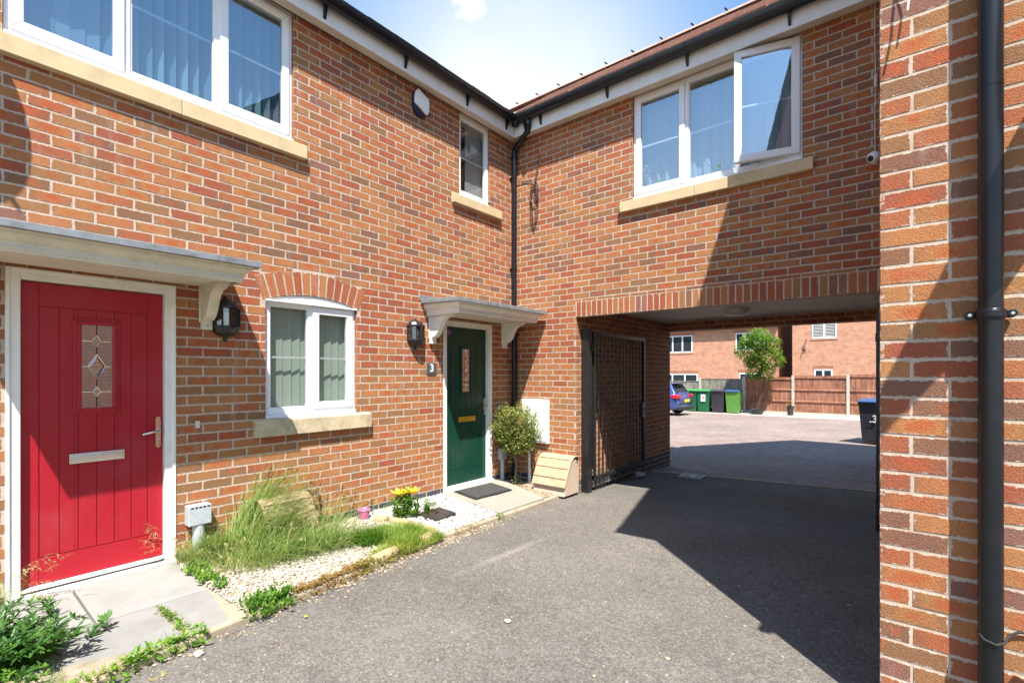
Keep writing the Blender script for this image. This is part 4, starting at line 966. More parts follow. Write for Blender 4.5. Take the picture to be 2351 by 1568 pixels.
# unseen guessed bracket, added and shaped to cast the slanted shadow on the near wall
m = M(); m.prism([(0, 2.98), (.72, 2.98), (.72, 2.93), (.42, 2.62), (.02, 2.44), (0, 2.44)], 4.86, 4.90, lambda d, z, e: PCf(e, d, z)); tag(m.build('shadow_bracket', 'cream', bevel=.004, recalc=True), 'unseen bracket added to cast the slanted shadow on the near brick wall', 'bracket')

# satellite dish left of the frame, casting the round shadow under the upstairs sill
t = thing('satellite_dish', 'grey satellite dish on the left house wall', 'satellite dish', (0, -5.56, 3.8))
m = M(); R_ = Matrix.Rotation(math.radians(62), 3, 'Y') @ Matrix.Rotation(0, 3, 'X')
prof = [(r, .22 * r * r) for r in np.linspace(0, .31, 8)]; m.lathe(prof, (0, 0, 0), 28); m.v = [tuple(R_ @ Vector(v) + Vector((.30, -5.53, 3.95))) for v in m.v]; m.build('reflector', 'grey', t, smooth=60)
m = M(); m.tube([(.0, -5.56, 3.85), (.12, -5.56, 3.85), (.29, -5.53, 3.94)], .018, 8); m.tube([(.29, -5.53, 3.75), (.60, -5.53, 4.02)], .012, 8); m.build('arm', 'grey', t)

# security camera, festoon wire, cable coil
t = thing('security_camera', 'white ball security camera under the archway house eaves', 'security camera', (4.10, -.05, 3.4))
m = M(); m.lathe([(0, -.052), (.03, -.045), (.048, -.018), (.05, .01), (.036, .04), (0, .052)], (0, 0, 0), 18)
R_ = Vector((-.45, -.75, -.35)).to_track_quat('-Z', 'Y').to_matrix(); m.v = [tuple(R_ @ Vector(v) + Vector((4.10, -.085, 3.415))) for v in m.v]; m.build('body', 'white', t, smooth=60)
m = M(); m.lathe([(0, -.055), (.022, -.052), (.027, -.044), (.028, -.03)], (0, 0, 0), 14); m.v = [tuple(R_ @ Vector(v) + Vector((4.10, -.085, 3.415))) for v in m.v]; m.build('lens', 'blackpl', t, smooth=60)
m = M(); m.tube([(4.11, 0, 3.40), (4.11, -.05, 3.405)], .026, 12); m.build('mount', 'white', t)
m = M(); m.tube([(4.108, -.012, 3.43), (4.106, -.014, 3.8), (4.112, -.012, 4.1), (4.105, -.014, 4.45), (4.108, -.012, SOF)], .005, 6); m.tube([(4.112, -.018, 4.05), (4.112, -.018, 4.16)], .014, 8); m.build('cable', 'whitewire', t)
m = M()
for k in range(5):
    p = []; z = 4.79
    while z > 3.95 + .12 * k:
        p.append((4.185 + random.uniform(-.025, .035), -.03 - random.uniform(0, .07), z)); z -= random.uniform(.03, .06)
    m.tube(p, .0035, 5)
m.tube([(4.19, -.05, 4.0), (4.13, -.04, 3.93), (4.10, -.045, 3.86)], .0035, 5)
tag(m.build('festoon_wire', 'whitewire'), 'tangled white festoon wire hanging at the right end of eaves', 'wire')
m = M(); m.tube([(4.335, CY - .05, 3.6), (4.338, CY - .055, 3.2), (4.33, CY - .06, 3.02), (4.322, CY - .075, 2.93)], .004, 6); m.tube([(4.338, CY - .055, 3.2), (4.355, CY - .05, 3.08), (4.35, CY - .06, 2.99)], .0035, 6)
tag(m.build('loose_wire', 'whitewire'), 'loose pale wire dangling on the near brick corner above the pipe joint', 'wire')
m = M()
def loop(c, a, b, n=22, off=0, tw=0): return [(c[0] + a * math.sin(w) + tw * math.sin(2 * w), -.014 - off - .012 * abs(math.sin(w * 2)), c[1] + b * math.cos(w)) for w in np.linspace(0, 2 * PI, n)]
m.tube([(.475, -.012, 4.52), (.45, -.014, 4.40), (.425, -.016, 4.25), (.41, -.02, 4.15), (.40, -.022, 4.05)], [.004, .007, .010, .014, .012], 7)
m.tube(loop((.385, 3.82), .065, .27), .006, 6); m.tube(loop((.39, 3.80), .035, .30, off=.006, tw=.012), .006, 6); m.tube(loop((.395, 3.97), .07, .12, off=.012), .0055, 6); m.tube(loop((.40, 4.0), .045, .14, off=.016, tw=.02), .005, 6)
m.tube([(.0, -.02, 4.22), (.2, -.012, 4.20), (.40, -.02, 4.17)], .0035, 5); m.tube([(.33, -.03, 3.93), (.36, -.03, 4.05), (.40, -.03, 4.12)], .005, 5)
tag(m.build('cable_coil', 'wire'), 'coil of dark cable hanging on brickwork right of the corner downpipe', 'cable')
t = thing('bulkhead_light', 'round white bulkhead light on the passage ceiling', 'ceiling light', (2.5, 1.84, 2.43))
m = M(); m.lathe([(0, 0), (.165, 0), (.17, -.012), (.165, -.03), (.155, -.035)], (2.5, 1.84, 2.432), 28); m.build('base', 'lampwhite', t, smooth=40)
m = M(); m.lathe([(.150, -.030), (.145, -.06), (.11, -.085), (.05, -.097), (0, -.10)], (2.5, 1.84, 2.432), 28); m.build('diffuser', 'lampwhite', t, smooth=60)

# ------------------------------------------------------------------ steel gates folded back against the passage walls
def gate(post, a, b, z0, z1, nrm, label, bars=13):
    t = thing('steel_gate', label, 'gate', post, 'black steel gates')
    u = Vector((b[0] - a[0], b[1] - a[1], 0)); L_ = u.length; u.normalize(); nrm = Vector(nrm)
    G = lambda s, d, z: tuple(Vector((a[0], a[1], 0)) + u * s + nrm * d + Vector((0, 0, z)))
    m = M(); m.box(post[0] - .05, post[0] + .05, post[1] - .05, post[1] + .05, post[2] - .05, z1 + .02); m.build('gate_post', 'blackmet', t, bevel=.004)
    m = M()
    for s in (.0, L_ - .05): m.box(s, s + .05, -.025, .025, z0, z1, 0, G)
    for z in (z0, z1 - .05): m.box(.05, L_ - .05, -.024, .024, z, z + .05, 0, G)
    m.box(.05, L_ - .05, -.008, .008, (z0 + z1) / 2 + .03, (z0 + z1) / 2 + .045, 0, G); m.build('gate_frame', 'blackmet', t, bevel=.003)
    for i in range(bars):
        s = .05 + (L_ - .1) * (i + 1) / (bars + 1); m = M(); m.tube([G(s, 0, z0 - (.14 if i < 0 else 0)), G(s, 0, z1 - .04)], .0075, 6); m.build('bar', 'blackmet', t)
    for z in (z0 + .12, z1 - .22):
        m = M(); m.tube([G(-.05, .02, z), G(.01, .02, z)], .014, 8); m.tube([G(-.025, .02, z - .04), G(-.025, .02, z + .04)], .02, 10); m.build('hinge', 'chrome' if z < 1 else 'blackmet', t)
    m = M(); m.box(L_ - .12, L_ - .005, -.03, .03, z0 + .72, z0 + .95, 0, G); m.tube([G(L_ - .04, .03, z0 + .86), G(L_ - .06, .10, z0 + .86), G(L_ - .16, .10, z0 + .86)], .009, 8); m.build('lock_case', 'blackmet', t, bevel=.003)
    m = M(); m.tube([G(L_ - .03, 0, z0 + .1), G(L_ - .03, 0, z0 - .16)], .010, 8); m.build('drop_bolt', 'blackmet', t)
    m = M()
    for i in range(6):
        s = .06 + i * .055; m.tube([G(s, 0, z0), G(s, 0, z0 - .13)], .007, 6)
    m.build('bottom_spikes', 'blackmet', t)
    return t
gate((1.095, .17, .0), (1.13, .26), (1.13, 1.87), .135, 2.09, (1, 0, 0), 'black barred gate folded back against the left passage wall')
gate((4.15, .36, .08), (4.13, .44), (4.13, 2.04), .20, 2.10, (-1, 0, 0), 'black gate seen edge on at the right passage wall')

# ------------------------------------------------------------------ slabs, mat, covers
def slab(pts, z, th, mt, label, group, name='paving_slab'):
    m = M(); c = Vector((sum(p[0] for p in pts) / 4, sum(p[1] for p in pts) / 4))
    zs = z if isinstance(z, (list, tuple)) else [z] * 4
    m.add([(p[0], p[1], zz) for p, zz in zip(pts, zs)] + [(p[0], p[1], zz - th) for p, zz in zip(pts, zs)], [(0, 1, 2, 3), (7, 6, 5, 4), (0, 4, 5, 1), (1, 5, 6, 2), (2, 6, 7, 3), (3, 7, 4, 0)])
    return tag(m.build(name, mt, bevel=.006, recalc=True), label, 'paving slab', group)
def zs_(x): return .130 - .018 * x
sl_ = [((.05, -5.9), (.733, -5.275), 'pale slab at the far left under the dark green weed'), ((.05, -5.266), (.731, -4.696), 'pale slab on the left before the red door threshold'), ((.05, -4.684), (.731, -4.115), 'pale slab on the right before the red door threshold'),
       ((.741, -5.02), (1.32, -4.409), 'grey slab by the kerb, left of the weedy joint'), ((.741, -4.394), (1.29, -4.125), 'grey slab by the kerb, right of the weedy joint'), ((.739, -5.7), (1.40, -5.026), 'grey slab by the kerb under the dark green weed')]
for i, ((x0, y0), (x1, y1), lb) in enumerate(sl_):
    slab([(x0, y0), (x1, y0), (x1, y1), (x0, y1)], [zs_(x0), zs_(x1), zs_(x1), zs_(x0)], .05, 'slab' if i < 3 else 'slabgrey', lb, 'slabs before the red door')
slab([(.005, -1.36), (.55, -1.43), (.55, -.52), (.005, -.32)], [.108, .104, .104, .108], .06, 'slab2', 'pale doorstep slab under the doormat at the green door', 'slabs before the green door')
slab([(.556, -1.43), (1.035, -1.51), (1.035, -1.05), (.556, -1.0)], [.104, .096, .094, .103], .06, 'slab2', 'pale slab by the kerb in front of the doormat, gravel side', 'slabs before the green door')
slab([(.556, -.995), (1.035, -1.045), (1.035, -.70), (.556, -.52)], [.103, .094, .090, .103], .06, 'slab2', 'pale slab by the kerb in front of the doormat, archway side', 'slabs before the green door')
t = thing('door_mat', 'dark ribbed doormat on the step of the green door', 'doormat', (.32, -.97, .108))
q = [(.075, -1.235), (.535, -1.335), (.572, -.72), (.112, -.60)]
m = M(); m.add([(x, y, .109) for x, y in q] + [(x, y, .118) for x, y in q], [(0, 1, 2, 3), (4, 5, 6, 7), (0, 1, 5, 4), (1, 2, 6, 5), (2, 3, 7, 6), (3, 0, 4, 7)]); m.build('border', 'rubber', t, recalc=True, bevel=.002)
m = M(); A_, B_, C_, D_ = [Vector((x, y, .118)) for x, y in q]
for i in range(16):
    s0, s1 = .06 + .88 * i / 16, .06 + .88 * (i + .72) / 16
    a_ = A_.lerp(B_, s0).lerp(D_.lerp(C_, s0), .06); b_ = A_.lerp(B_, s0).lerp(D_.lerp(C_, s0), .94); c_ = A_.lerp(B_, s1).lerp(D_.lerp(C_, s1), .94); d_ = A_.lerp(B_, s1).lerp(D_.lerp(C_, s1), .06)
    up = Vector((0, 0, .005)); m.add([a_, b_, c_, d_, a_ + up, b_ + up, c_ + up, d_ + up], [(4, 5, 6, 7), (0, 1, 5, 4), (1, 2, 6, 5), (2, 3, 7, 6), (3, 0, 4, 7)])
m.build('pile', 'mat', t)
t = thing('drain_cover', 'square black cover plate set in the white gravel', 'drain cover', (.62, -1.98, .1))
m = M(); q = [(.462, -2.12), (.448, -1.805), (.735, -1.84), (.785, -2.15)]; m.add([(x, y, .118) for x, y in q] + [(x, y, .07) for x, y in q], [(0, 1, 2, 3), (0, 4, 5, 1), (1, 5, 6, 2), (2, 6, 7, 3), (3, 7, 4, 0)]); m.build('plate', 'cover', t, bevel=.006, recalc=True)
m = M(); m.tube([(.60, -2.0, .119), (.60, -1.96, .119)], .006, 6); m.build('lift_slot', 'blackpl', t)
t = thing('manhole_cover', 'grey chequered manhole cover at the yard end of the passage', 'manhole cover', (1.73, 2.32, -.06))
q = [Vector(p) for p in ((1.565, 2.13, 0), (1.535, 2.55, 0), (1.885, 2.57, 0), (1.915, 2.09, 0))]
zc = lambda p: asph(p.x, p.y) + .016
m = M(); m.add([(p.x, p.y, zc(p)) for p in q] + [(p.x, p.y, zc(p) - .04) for p in q], [(0, 1, 2, 3), (0, 4, 5, 1), (1, 5, 6, 2), (2, 6, 7, 3), (3, 7, 4, 0)]); m.build('frame', 'lead', t, recalc=True)
m = M()
for i in range(9):
    for j in range(7):
        if abs(i - 4) < 1.2 and abs(j - 3) < 1.2: continue
        p = q[0].lerp(q[3], .1 + .8 * i / 8.4).lerp(q[1].lerp(q[2], .1 + .8 * i / 8.4), .1 + .8 * j / 6.4); z = zc(p); m.box(p.x, p.x + .024, p.y, p.y + .032, z - .001, z + .004)
m.build('chequer_plate', 'lead', t)
m = M(); p = q[0].lerp(q[2], .5); m.lathe([(0, .003), (.05, .003), (.05, 0)], (p.x, p.y, zc(p)), 16); m.build('key_hole', 'blackpl', t)

# ------------------------------------------------------------------ loose stones
def scatter(name, mt, regions, n, r0, r1, zf, label, cat, hole=None, sq=.62):
    m = M(); c = 0
    while c < n:
        x0, x1, y0, y1 = random.choice(regions); x, y = random.uniform(x0, x1), random.uniform(y0, y1)
        if x > xk(y) - .03 or (hole and hole(x, y)): continue
        r = random.uniform(r0, r1) * (1.35 if random.random() < .1 else 1); m.ico((x, y, zf(x, y) + r * random.uniform(.1, .55)), r, .28, 0, (random.random(),) * 3, (1.15, 1, sq)); c += 1
    o = m.build(name, mt); tag(o, label, cat, kind='stuff'); return o
def cov(x, y): return .46 < x < .77 and -2.13 < y < -1.82 and random.random() < .985
def gslab(x, y): return y > -1.36 - .145 * x
scatter('white_gravel', 'whitest', [(.0, 1.1, -2.50, -1.35)], 5200, .007, .0135, lambda x, y: bed(x, y) + .004, 'white chippings around the black drain cover', 'gravel', lambda x, y: gslab(x, y) or cov(x, y))
scatter('cream_gravel', 'creamst', [(.02, 1.38, -4.12, -2.42)], 11000, .0045, .009, lambda x, y: bed(x, y) + .003, 'dusty cream gravel bed beside the red door slabs', 'gravel')
scatter('tan_gravel', 'tanst', [(.02, 1.0, -.60, -.02)], 1500, .006, .013, lambda x, y: bed(x, y) + .002, 'tan chippings around the base of the clipped bush', 'gravel', lambda x, y: y < -.30 - .42 * x + .06)
m = M()
for i in range(900):
    y = random.choice((random.uniform(-4.9, -2.2), random.uniform(-3.6, -2.3), random.gauss(-2.0, .3))); x = xk(y) + .03 + abs(random.gauss(0, .075)); r = random.uniform(.003, .011)
    m.ico((x, y, asph(x, y) + r * .4), r, .3, 0, (random.uniform(.05, 1),) * 3, (1.2, 1, .6))
for i in range(420):
    x, y = random.uniform(1.2, 4.1), random.uniform(-5.2, .2)
    if x < xk(y) + .05: continue
    r = random.uniform(.0025, .006) * (2.0 if random.random() < .06 else 1); m.ico((x, y, asph(x, y) + r * .35), r, .3, 0, (random.uniform(.05, .9),) * 3, (1.2, 1, .6))
tag(m.build('loose_stones', 'tanst'), 'scattered pale chippings along the kerb and over the asphalt', 'gravel', kind='stuff')
for (x, y, r, lb) in ((1.95, -4.47, .021, 'tan pebble lying alone on the asphalt near the red door slabs'), (1.56, -4.44, .024, 'pale flat stone on the asphalt beside the weedy kerb'), (2.55, -3.2, .019, 'rounded pinkish pebble on the sunlit middle of the drive')):
    m = M(); m.ico((x, y, asph(x, y) + r * .5), r, .18, 0, (random.uniform(.4, .8),) * 3, (1.3, .9, .7)); tag(m.build('pebble', 'creamst', smooth=50), lb, 'pebble', 'loose pebbles on the drive')
m = M(); m.ico((1.17, 1.66, asph(1.17, 1.66) + .045), .085, .35, 0, None, (1, 1.2, .75)); o = m.build('crumpled_rag', 'rag', smooth=60); tag(o, 'crumpled grey rag at the foot of the left gate', 'rag')

# ------------------------------------------------------------------ plants
def blade(m, p, L_, lean, az, w, curl=1.0, n=5, mi=0, tone=None, droop=0):
    # a tapered, arching blade of grass
    d = Vector((math.cos(az), math.sin(az), 0)); side = Vector((-d.y, d.x, 0)); q = Vector(p); a = lean; pts = [q.copy()]
    for i in range(n):
        a2 = a + curl * (i + .5) / n; q = q + (d * math.sin(a2) + Vector((0, 0, 1)) * math.cos(a2)) * (L_ / n); pts.append(q.copy())
    vs = []
    for i, q in enumerate(pts):
        ww = w * (1 - (i / n) ** 1.6) * .5 + .0002; vs += [q - side * ww, q + side * ww]
    t = random.random() if tone is None else min(max(random.gauss(*tone), 0), 1)
    m.add(vs, [(2 * i, 2 * i + 1, 2 * i + 3, 2 * i + 2) for i in range(n)], mi, (t, random.random(), random.random()))
    return pts
def tuft(m, cx, cy, rx, ry, n, L0, L1, w=.003, lean=.25, curl=.9, az=None, azs=1.0, zf=bed, tone=None, mi=0):
    for _ in range(n):
        a = random.uniform(0, 2 * PI); r = math.sqrt(random.random()); x = cx + rx * r * math.cos(a); y = cy + ry * r * math.sin(a)
        z = random.uniform(0, 2 * PI) if az is None else random.gauss(az, azs)
        blade(m, (x, y, zf(x, y) - .004), random.uniform(L0, L1), abs(random.gauss(lean, lean * .5)), z, w * random.uniform(.6, 1.3), curl * random.uniform(.4, 1.4), 5, mi, tone)
def seeded(m, cx, cy, rx, ry, n, L0, L1, az, azs, zf=bed, lean=.25, curl=1.3, headmi=1):
    # long flowering stems with a drooping seed head
    for _ in range(n):
        x, y = cx + random.gauss(0, rx), cy + random.gauss(0, ry)
        a = random.gauss(az, azs); L_ = random.uniform(L0, L1); pts = blade(m, (x, y, zf(x, y)), L_, abs(random.gauss(lean, .15)), a, .0034, random.uniform(.5, curl), 8, 0, (.55, .25))
        for k in range(random.randint(7, 13)):
            b = pts[-1].lerp(pts[-3], random.random()); blade(m, b, random.uniform(.018, .042), random.uniform(1.2, 2.4), random.gauss(a, .5), .0046, .5, 2, headmi)
def leafy(m, p, L_, w, az, el, mi=0, tone=None, fold=.25, jag=False):
    # one folded leaf: a spine with two side strips, pointed at both ends
    d = Vector((math.cos(az) * math.cos(el), math.sin(az) * math.cos(el), math.sin(el))); s = Vector((-math.sin(az), math.cos(az), 0)); u = d.cross(s) * -1
    p = Vector(p); t = random.random() if tone is None else min(max(random.gauss(*tone), 0), 1)
    sp = [p, p + d * L_ * .4 + u * .02 * L_, p + d * L_ * .75, p + d * L_ - u * .10 * L_ + Vector((0, 0, -.12 * L_))]
    ww = [.12, .5, .36, 0]
    vs = [];
    for q, k in zip(sp, ww): vs += [q, q + s * w * k + u * w * k * fold, q - s * w * k + u * w * k * fold]
    fs = [(3 * i, 3 * i + 1, 3 * i + 4, 3 * i + 3) for i in range(3)] + [(3 * i, 3 * i + 3, 3 * i + 5, 3 * i + 2) for i in range(3)]
    m.add(vs, fs, mi, (t, random.random(), random.random()))
def rosette(m, c, n, L0, L1, w, mi=0, tone=None, el=.4):
    for i in range(n): leafy(m, (c[0] + random.gauss(0, .008), c[1] + random.gauss(0, .008), c[2] + random.uniform(0, .02)), random.uniform(L0, L1), w * random.uniform(.7, 1.3), random.uniform(0, 6.28), random.uniform(.05, el * 2), mi, tone)

# tall wild grass swamping the gas housing
t = thing('wild_grass_clump', 'tall seeding wild grass swamping the gas housing by the cable box', 'wild grass', (.3, -3.55, .1))
m = M()
tuft(m, .25, -3.58, .17, .25, 950, .30, .64, .0050, .25, 1.2, PI / 2, .9, tone=(.54, .22))
tuft(m, .52, -3.45, .24, .40, 1100, .18, .44, .0048, .4, 1.3, 1.0, 1.1, tone=(.54, .24))
tuft(m, .62, -3.14, .18, .32, 520, .12, .30, .0046, .6, 1.2, .9, .9, tone=(.56, .22))
tuft(m, .22, -3.88, .18, .16, 640, .10, .30, .0046, .5, 1.2, None, tone=(.62, .25))
tuft(m, .50, -3.76, .24, .22, 620, .08, .26, .0036, .6, 1.1, None, tone=(.72, .22))
tuft(m, .12, -3.62, .08, .14, 320, .50, .84, .0052, .16, 1.15, PI / 2, .5, tone=(.48, .2))
tuft(m, .17, -3.97, .10, .06, 260, .12, .34, .0044, .4, 1.3, PI / 2, 1.2, tone=(.6, .22)); tuft(m, .13, -3.82, .07, .06, 200, .25, .46, .0046, .3, 1.3, -1.2, .8, tone=(.55, .2))
m.build('blades', ['grass'], t)
m = M()
seeded(m, .14, -3.62, .05, .10, 64, .62, .95, PI / 2, .35, lean=.18, curl=1.7); seeded(m, .36, -3.45, .10, .20, 90, .34, .58, PI / 2 - .2, .6, curl=1.6); seeded(m, .3, -3.9, .08, .08, 16, .22, .36, 1.2, 1.2, curl=1.8)
seeded(m, .5, -3.1, .12, .16, 20, .2, .36, PI / 2, .6, curl=1.6)
m.build('seed_stems', ['grass', 'straw'], t)
t = thing('wild_grass_clump', 'sparse seeding grass along the wall beside the pink scrap', 'wild grass', (.08, -2.6, .1))
m = M(); tuft(m, .07, -2.62, .05, .5, 150, .05, .16, .003, .4, 1.0, tone=(.4, .2)); m.build('blades', 'grass', t)
m = M(); seeded(m, .08, -2.82, .02, .08, 12, .28, .46, PI / 2, .8, lean=.12, curl=1.1); seeded(m, .08, -2.45, .02, .2, 12, .2, .38, PI / 2, .9, lean=.12, curl=1.1); m.build('seed_stems', ['grass', 'straw'], t)
t = thing('wild_grass_clump', 'pale seeding grass at the left foot of the red door frame', 'wild grass', (.1, -5.05, .12))
m = M(); tuft(m, .10, -5.12, .12, .10, 260, .12, .34, .003, .35, 1.3, .6, 1.2, tone=(.7, .2)); m.build('blades', 'grass', t)
m = M(); seeded(m, .10, -5.08, .05, .06, 26, .28, .56, .9, .7, lean=.25, curl=1.7); m.build('seed_stems', ['grass', 'straw'], t)
t = thing('wild_grass_clump', 'arching reddish grass at the right foot of the red door frame', 'wild grass', (.06, -4.05, .11))
m = M(); tuft(m, .08, -4.04, .07, .05, 130, .08, .22, .003, .4, 1.4, None, tone=(.72, .2)); m.build('blades', 'grass', t)
m = M(); seeded(m, .07, -4.06, .03, .03, 16, .26, .42, -1.3, .7, lean=.3, curl=1.9); m.build('seed_stems', ['grass', 'straw'], t)
# dark bushy weed in the near left corner
t = thing('leafy_weed', 'dark green bushy weed in the near left corner of the slabs', 'weed', (.9, -5.15, .12))
m = M(); ms_ = M()
for k in range(150):
    a = random.uniform(0, 6.28); p = Vector((.86 + random.gauss(0, .12), -5.17 + random.gauss(0, .12), .10)); d = Vector((math.cos(a), math.sin(a), 0)); L_ = random.uniform(.12, .36)
    pts = [p + d * L_ * .75 * s_ + Vector((0, 0, L_ * (1.0 * s_ - .45 * s_ * s_))) for s_ in np.linspace(0, 1, 6)]
    ms_.tube(pts, [.004, .0035, .003, .0025, .002, .001], 5, rn=(.3, .5, .5))
    for q in range(34):
        s_ = random.uniform(.12, 1); b = pts[0].lerp(pts[-1], s_) if False else pts[min(int(s_ * 5), 4)].lerp(pts[min(int(s_ * 5) + 1, 5)], s_ * 5 % 1)
        leafy(m, b, random.uniform(.035, .075), random.uniform(.010, .018), a + random.gauss(0, 1.0), random.uniform(-.2, .8), 0, (.40, .25))
m.build('leaves', 'weed', t); ms_.build('stems', 'weed', t)
t = thing('leafy_weed', 'bright low weeds fringing the near left kerb below the dark weed', 'weed', (1.25, -5.05, .12))
m = M()
for k in range(46): rosette(m, (random.uniform(.95, 1.45), random.uniform(-5.35, -4.90), asph(1.3, -5) + random.uniform(0, .03)), 7, .015, .04, .013, 0, (.5, .25))
tuft(m, 1.25, -5.08, .22, .2, 200, .03, .09, .0032, .5, 1.0, zf=asph, tone=(.6, .25))
m.build('leaves', 'bright', t)
def kerb_weed(name, label, y0, y1, n, L0, L1, w, mt, tone, spread=.035, off=-.005, gr=0, grmt='lush', cat='weed', hz=.02, up=.4):
    t = thing(name, label, cat, (xk((y0 + y1) / 2), (y0 + y1) / 2, asph(1.3, (y0 + y1) / 2)))
    m = M()
    for _ in range(n):
        y = random.uniform(y0, y1); x = xk(y) + off + random.gauss(0, spread); rosette(m, (x, y, asph(max(x, xk(y)), y) + (.035 if x < xk(y) + .03 else .0) + random.uniform(0, hz)), 6, L0, L1, w, 0, tone, up)
    m.build('leaves', mt, t)
    if gr:
        m = M()
        for _ in range(gr):
            y = random.uniform(y0, y1); x = xk(y) + off + random.gauss(0, spread); blade(m, (x, y, asph(x, y) + .03), random.uniform(.03, .09), random.uniform(.1, .7), random.uniform(0, 6.28), .0028, .9, 4)
        m.build('blades', grmt, t)
    return t
kerb_weed('leafy_weed', 'low bright dandelion weeds on the kerb below the weedy slab joint', -4.72, -4.36, 34, .02, .05, .017, 'bright', (.5, .25), .03, .01, 220)
kerb_weed('leafy_weed', 'feathery green weed clump spilling over the kerb end of cream gravel', -4.13, -3.86, 120, .02, .05, .011, 'bright', (.32, .25), .05, -.0, 160, hz=.06, up=.7)
kerb_weed('leafy_weed', 'straggly yellowing weed fringe on the kerb by the grey slabs', -5.0, -4.72, 22, .015, .035, .011, 'bright', (.7, .2), .03, .01, 160, 'moss')
kerb_weed('sedum_mat', 'rusty red sedum creeping along the kerb beside cream gravel', -3.82, -3.22, 420, .008, .018, .008, 'sedum', (.45, .3), .036, 0, 0, cat='ground cover')
kerb_weed('sedum_mat', 'yellow green moss mat on the kerb below the grass patch', -3.32, -2.70, 360, .008, .018, .008, 'moss', (.35, .25), .034, 0, 260, 'moss', cat='ground cover')
kerb_weed('sedum_mat', 'small rusty moss tufts on the kerb beside the white gravel', -2.25, -1.9, 40, .006, .014, .007, 'sedum', (.4, .3), .02, .03, 20, 'moss', cat='ground cover')
kerb_weed('leafy_weed', 'tiny green sprig on the kerb below the doormat slab', -1.62, -1.5, 7, .015, .035, .010, 'bright', (.3, .2), .012, .02, 12)
t = thing('leafy_weed', 'bright green weeds along the right edge of the red door slabs', 'weed', (.6, -4.07, .11))
m = M()
for _ in range(44): x = random.uniform(.28, .86); rosette(m, (x, -4.075 + random.gauss(0, .025), bed(x, -4.07) + random.uniform(0, .03)), 6, .02, .05, .016, 0, (.5, .25), .7)
m.build('leaves', 'bright', t)
m = M(); tuft(m, .45, -4.07, .22, .03, 150, .04, .13, .003, .3, .9, tone=(.5, .3)); m.build('blades', 'lush', t)
t = thing('leafy_weed', 'small mossy weed tufts in the joint between the grey slabs', 'weed', (1.05, -4.401, .12))
m = M()
for _ in range(34): x = random.uniform(.82, 1.27); rosette(m, (x, -4.401 + random.gauss(0, .010), .116), 5, .01, .028, .010, 0, (.55, .25), .6)
m.build('leaves', 'bright', t)
m = M()
for _ in range(110): x = random.choice((random.gauss(.93, .04), random.uniform(.8, 1.28))); blade(m, (x, -4.401 + random.gauss(0, .012), .112), random.uniform(.02, .055), random.uniform(.1, .8), random.uniform(0, 6.28), .0025, .8, 3)
m.build('blades', 'moss', t)
# green grass patch held by sandstone edging
t = thing('grass_patch', 'lush green tuft spilling onto the cream gravel, left end of patch', 'grass', (.8, -2.85, .1))
m = M(); tuft(m, .78, -2.90, .14, .13, 1000, .09, .20, .0045, .35, 1.1, -.9, 1.1, tone=(.3, .2)); tuft(m, .70, -3.0, .12, .12, 160, .12, .22, .003, .7, 1.0, -2.2, .6, tone=(.6, .2)); m.build('blades', 'lush', t)
t = thing('grass_patch', 'yellowing green grass patch inside the sandstone edging', 'grass', (1.0, -2.65, .1))
m = M(); tuft(m, .86, -2.66, .30, .24, 2000, .06, .15, .0042, .4, 1.0, None, tone=(.6, .25)); tuft(m, 1.10, -2.74, .12, .36, 1700, .04, .11, .0038, .5, 1.0, None, tone=(.8, .2)); tuft(m, .95, -2.46, .24, .08, 900, .06, .13, .003, .4, 1.0, None, tone=(.45, .2))
tuft(m, 1.17, -3.05, .04, .22, 320, .03, .07, .0028, .5, 1.0, None, tone=(.85, .2)); m.build('blades', 'lush', t)
lg = [((.28, -2.50), (.42, -2.44), 'short sandstone edging log beside the pink scrap'), ((.44, -2.43), (.70, -2.40), 'middle sandstone edging log behind the grass patch'), ((.72, -2.40), (1.02, -2.395), 'long sandstone edging log between grass patch and white gravel'), ((1.05, -2.41), (1.12, -2.62), 'sandstone edging log at the kerb end of grass patch'), ((1.16, -2.92), (1.20, -3.16), 'half buried sandstone edging log lying on the kerb')]
for a, b, lb in lg:
    m = M(); a3 = Vector((a[0], a[1], bed(*a) + .012)); b3 = Vector((b[0], b[1], bed(*b) + .012)); m.tube([a3, a3.lerp(b3, .05), a3.lerp(b3, .5), a3.lerp(b3, .95), b3], [.03, .044, .046, .043, .03], 12)
    m.v = [(x + random.gauss(0, .0015), y + random.gauss(0, .0015), z + random.gauss(0, .0015)) for x, y, z in m.v]; tag(m.build('edging_log', 'logst', smooth=60), lb, 'edging log', 'sandstone edging logs')
m = M(); m.lathe([(.042, 0), (.060, .092), (.066, .096), (.062, .10), (.055, .09), (.036, .01)], (.16, -2.54, .10), 14); tag(m.build('plastic_pot', 'pink', smooth=40), 'small bright pink plastic pot against the brick plinth', 'pot')
# lily with two open yellow flowers
t = thing('lily_plant', 'yellow flowering lily beside the black cover plate', 'lily', (.42, -2.25, .1))
m = M(); ml = M()
for (x, y, h, la) in ((.42, -2.28, .26, 0), (.40, -2.20, .28, .3), (.46, -2.24, .23, 1), (.36, -2.30, .24, 2), (.50, -2.18, .20, .8), (.52, -2.03, .15, 1.5), (.44, -2.34, .2, 3), (.34, -2.18, .22, 2.2)):
    z0 = bed(x, y); q = [(x, y, z0), (x + .01 * math.cos(la), y + .01 * math.sin(la), z0 + h * .5), (x + .03 * math.cos(la), y + .03 * math.sin(la), z0 + h)]; m.tube(q, [.005, .0045, .003], 6, rn=(.3, .5, .5))
    for k in range(44): s_ = random.uniform(.12, .98); b = Vector(q[0]).lerp(Vector(q[2]), s_); leafy(ml, b, random.uniform(.06, .12), .019, random.uniform(0, 6.28), random.uniform(-.1, .8), 0, (.4, .25), .4)
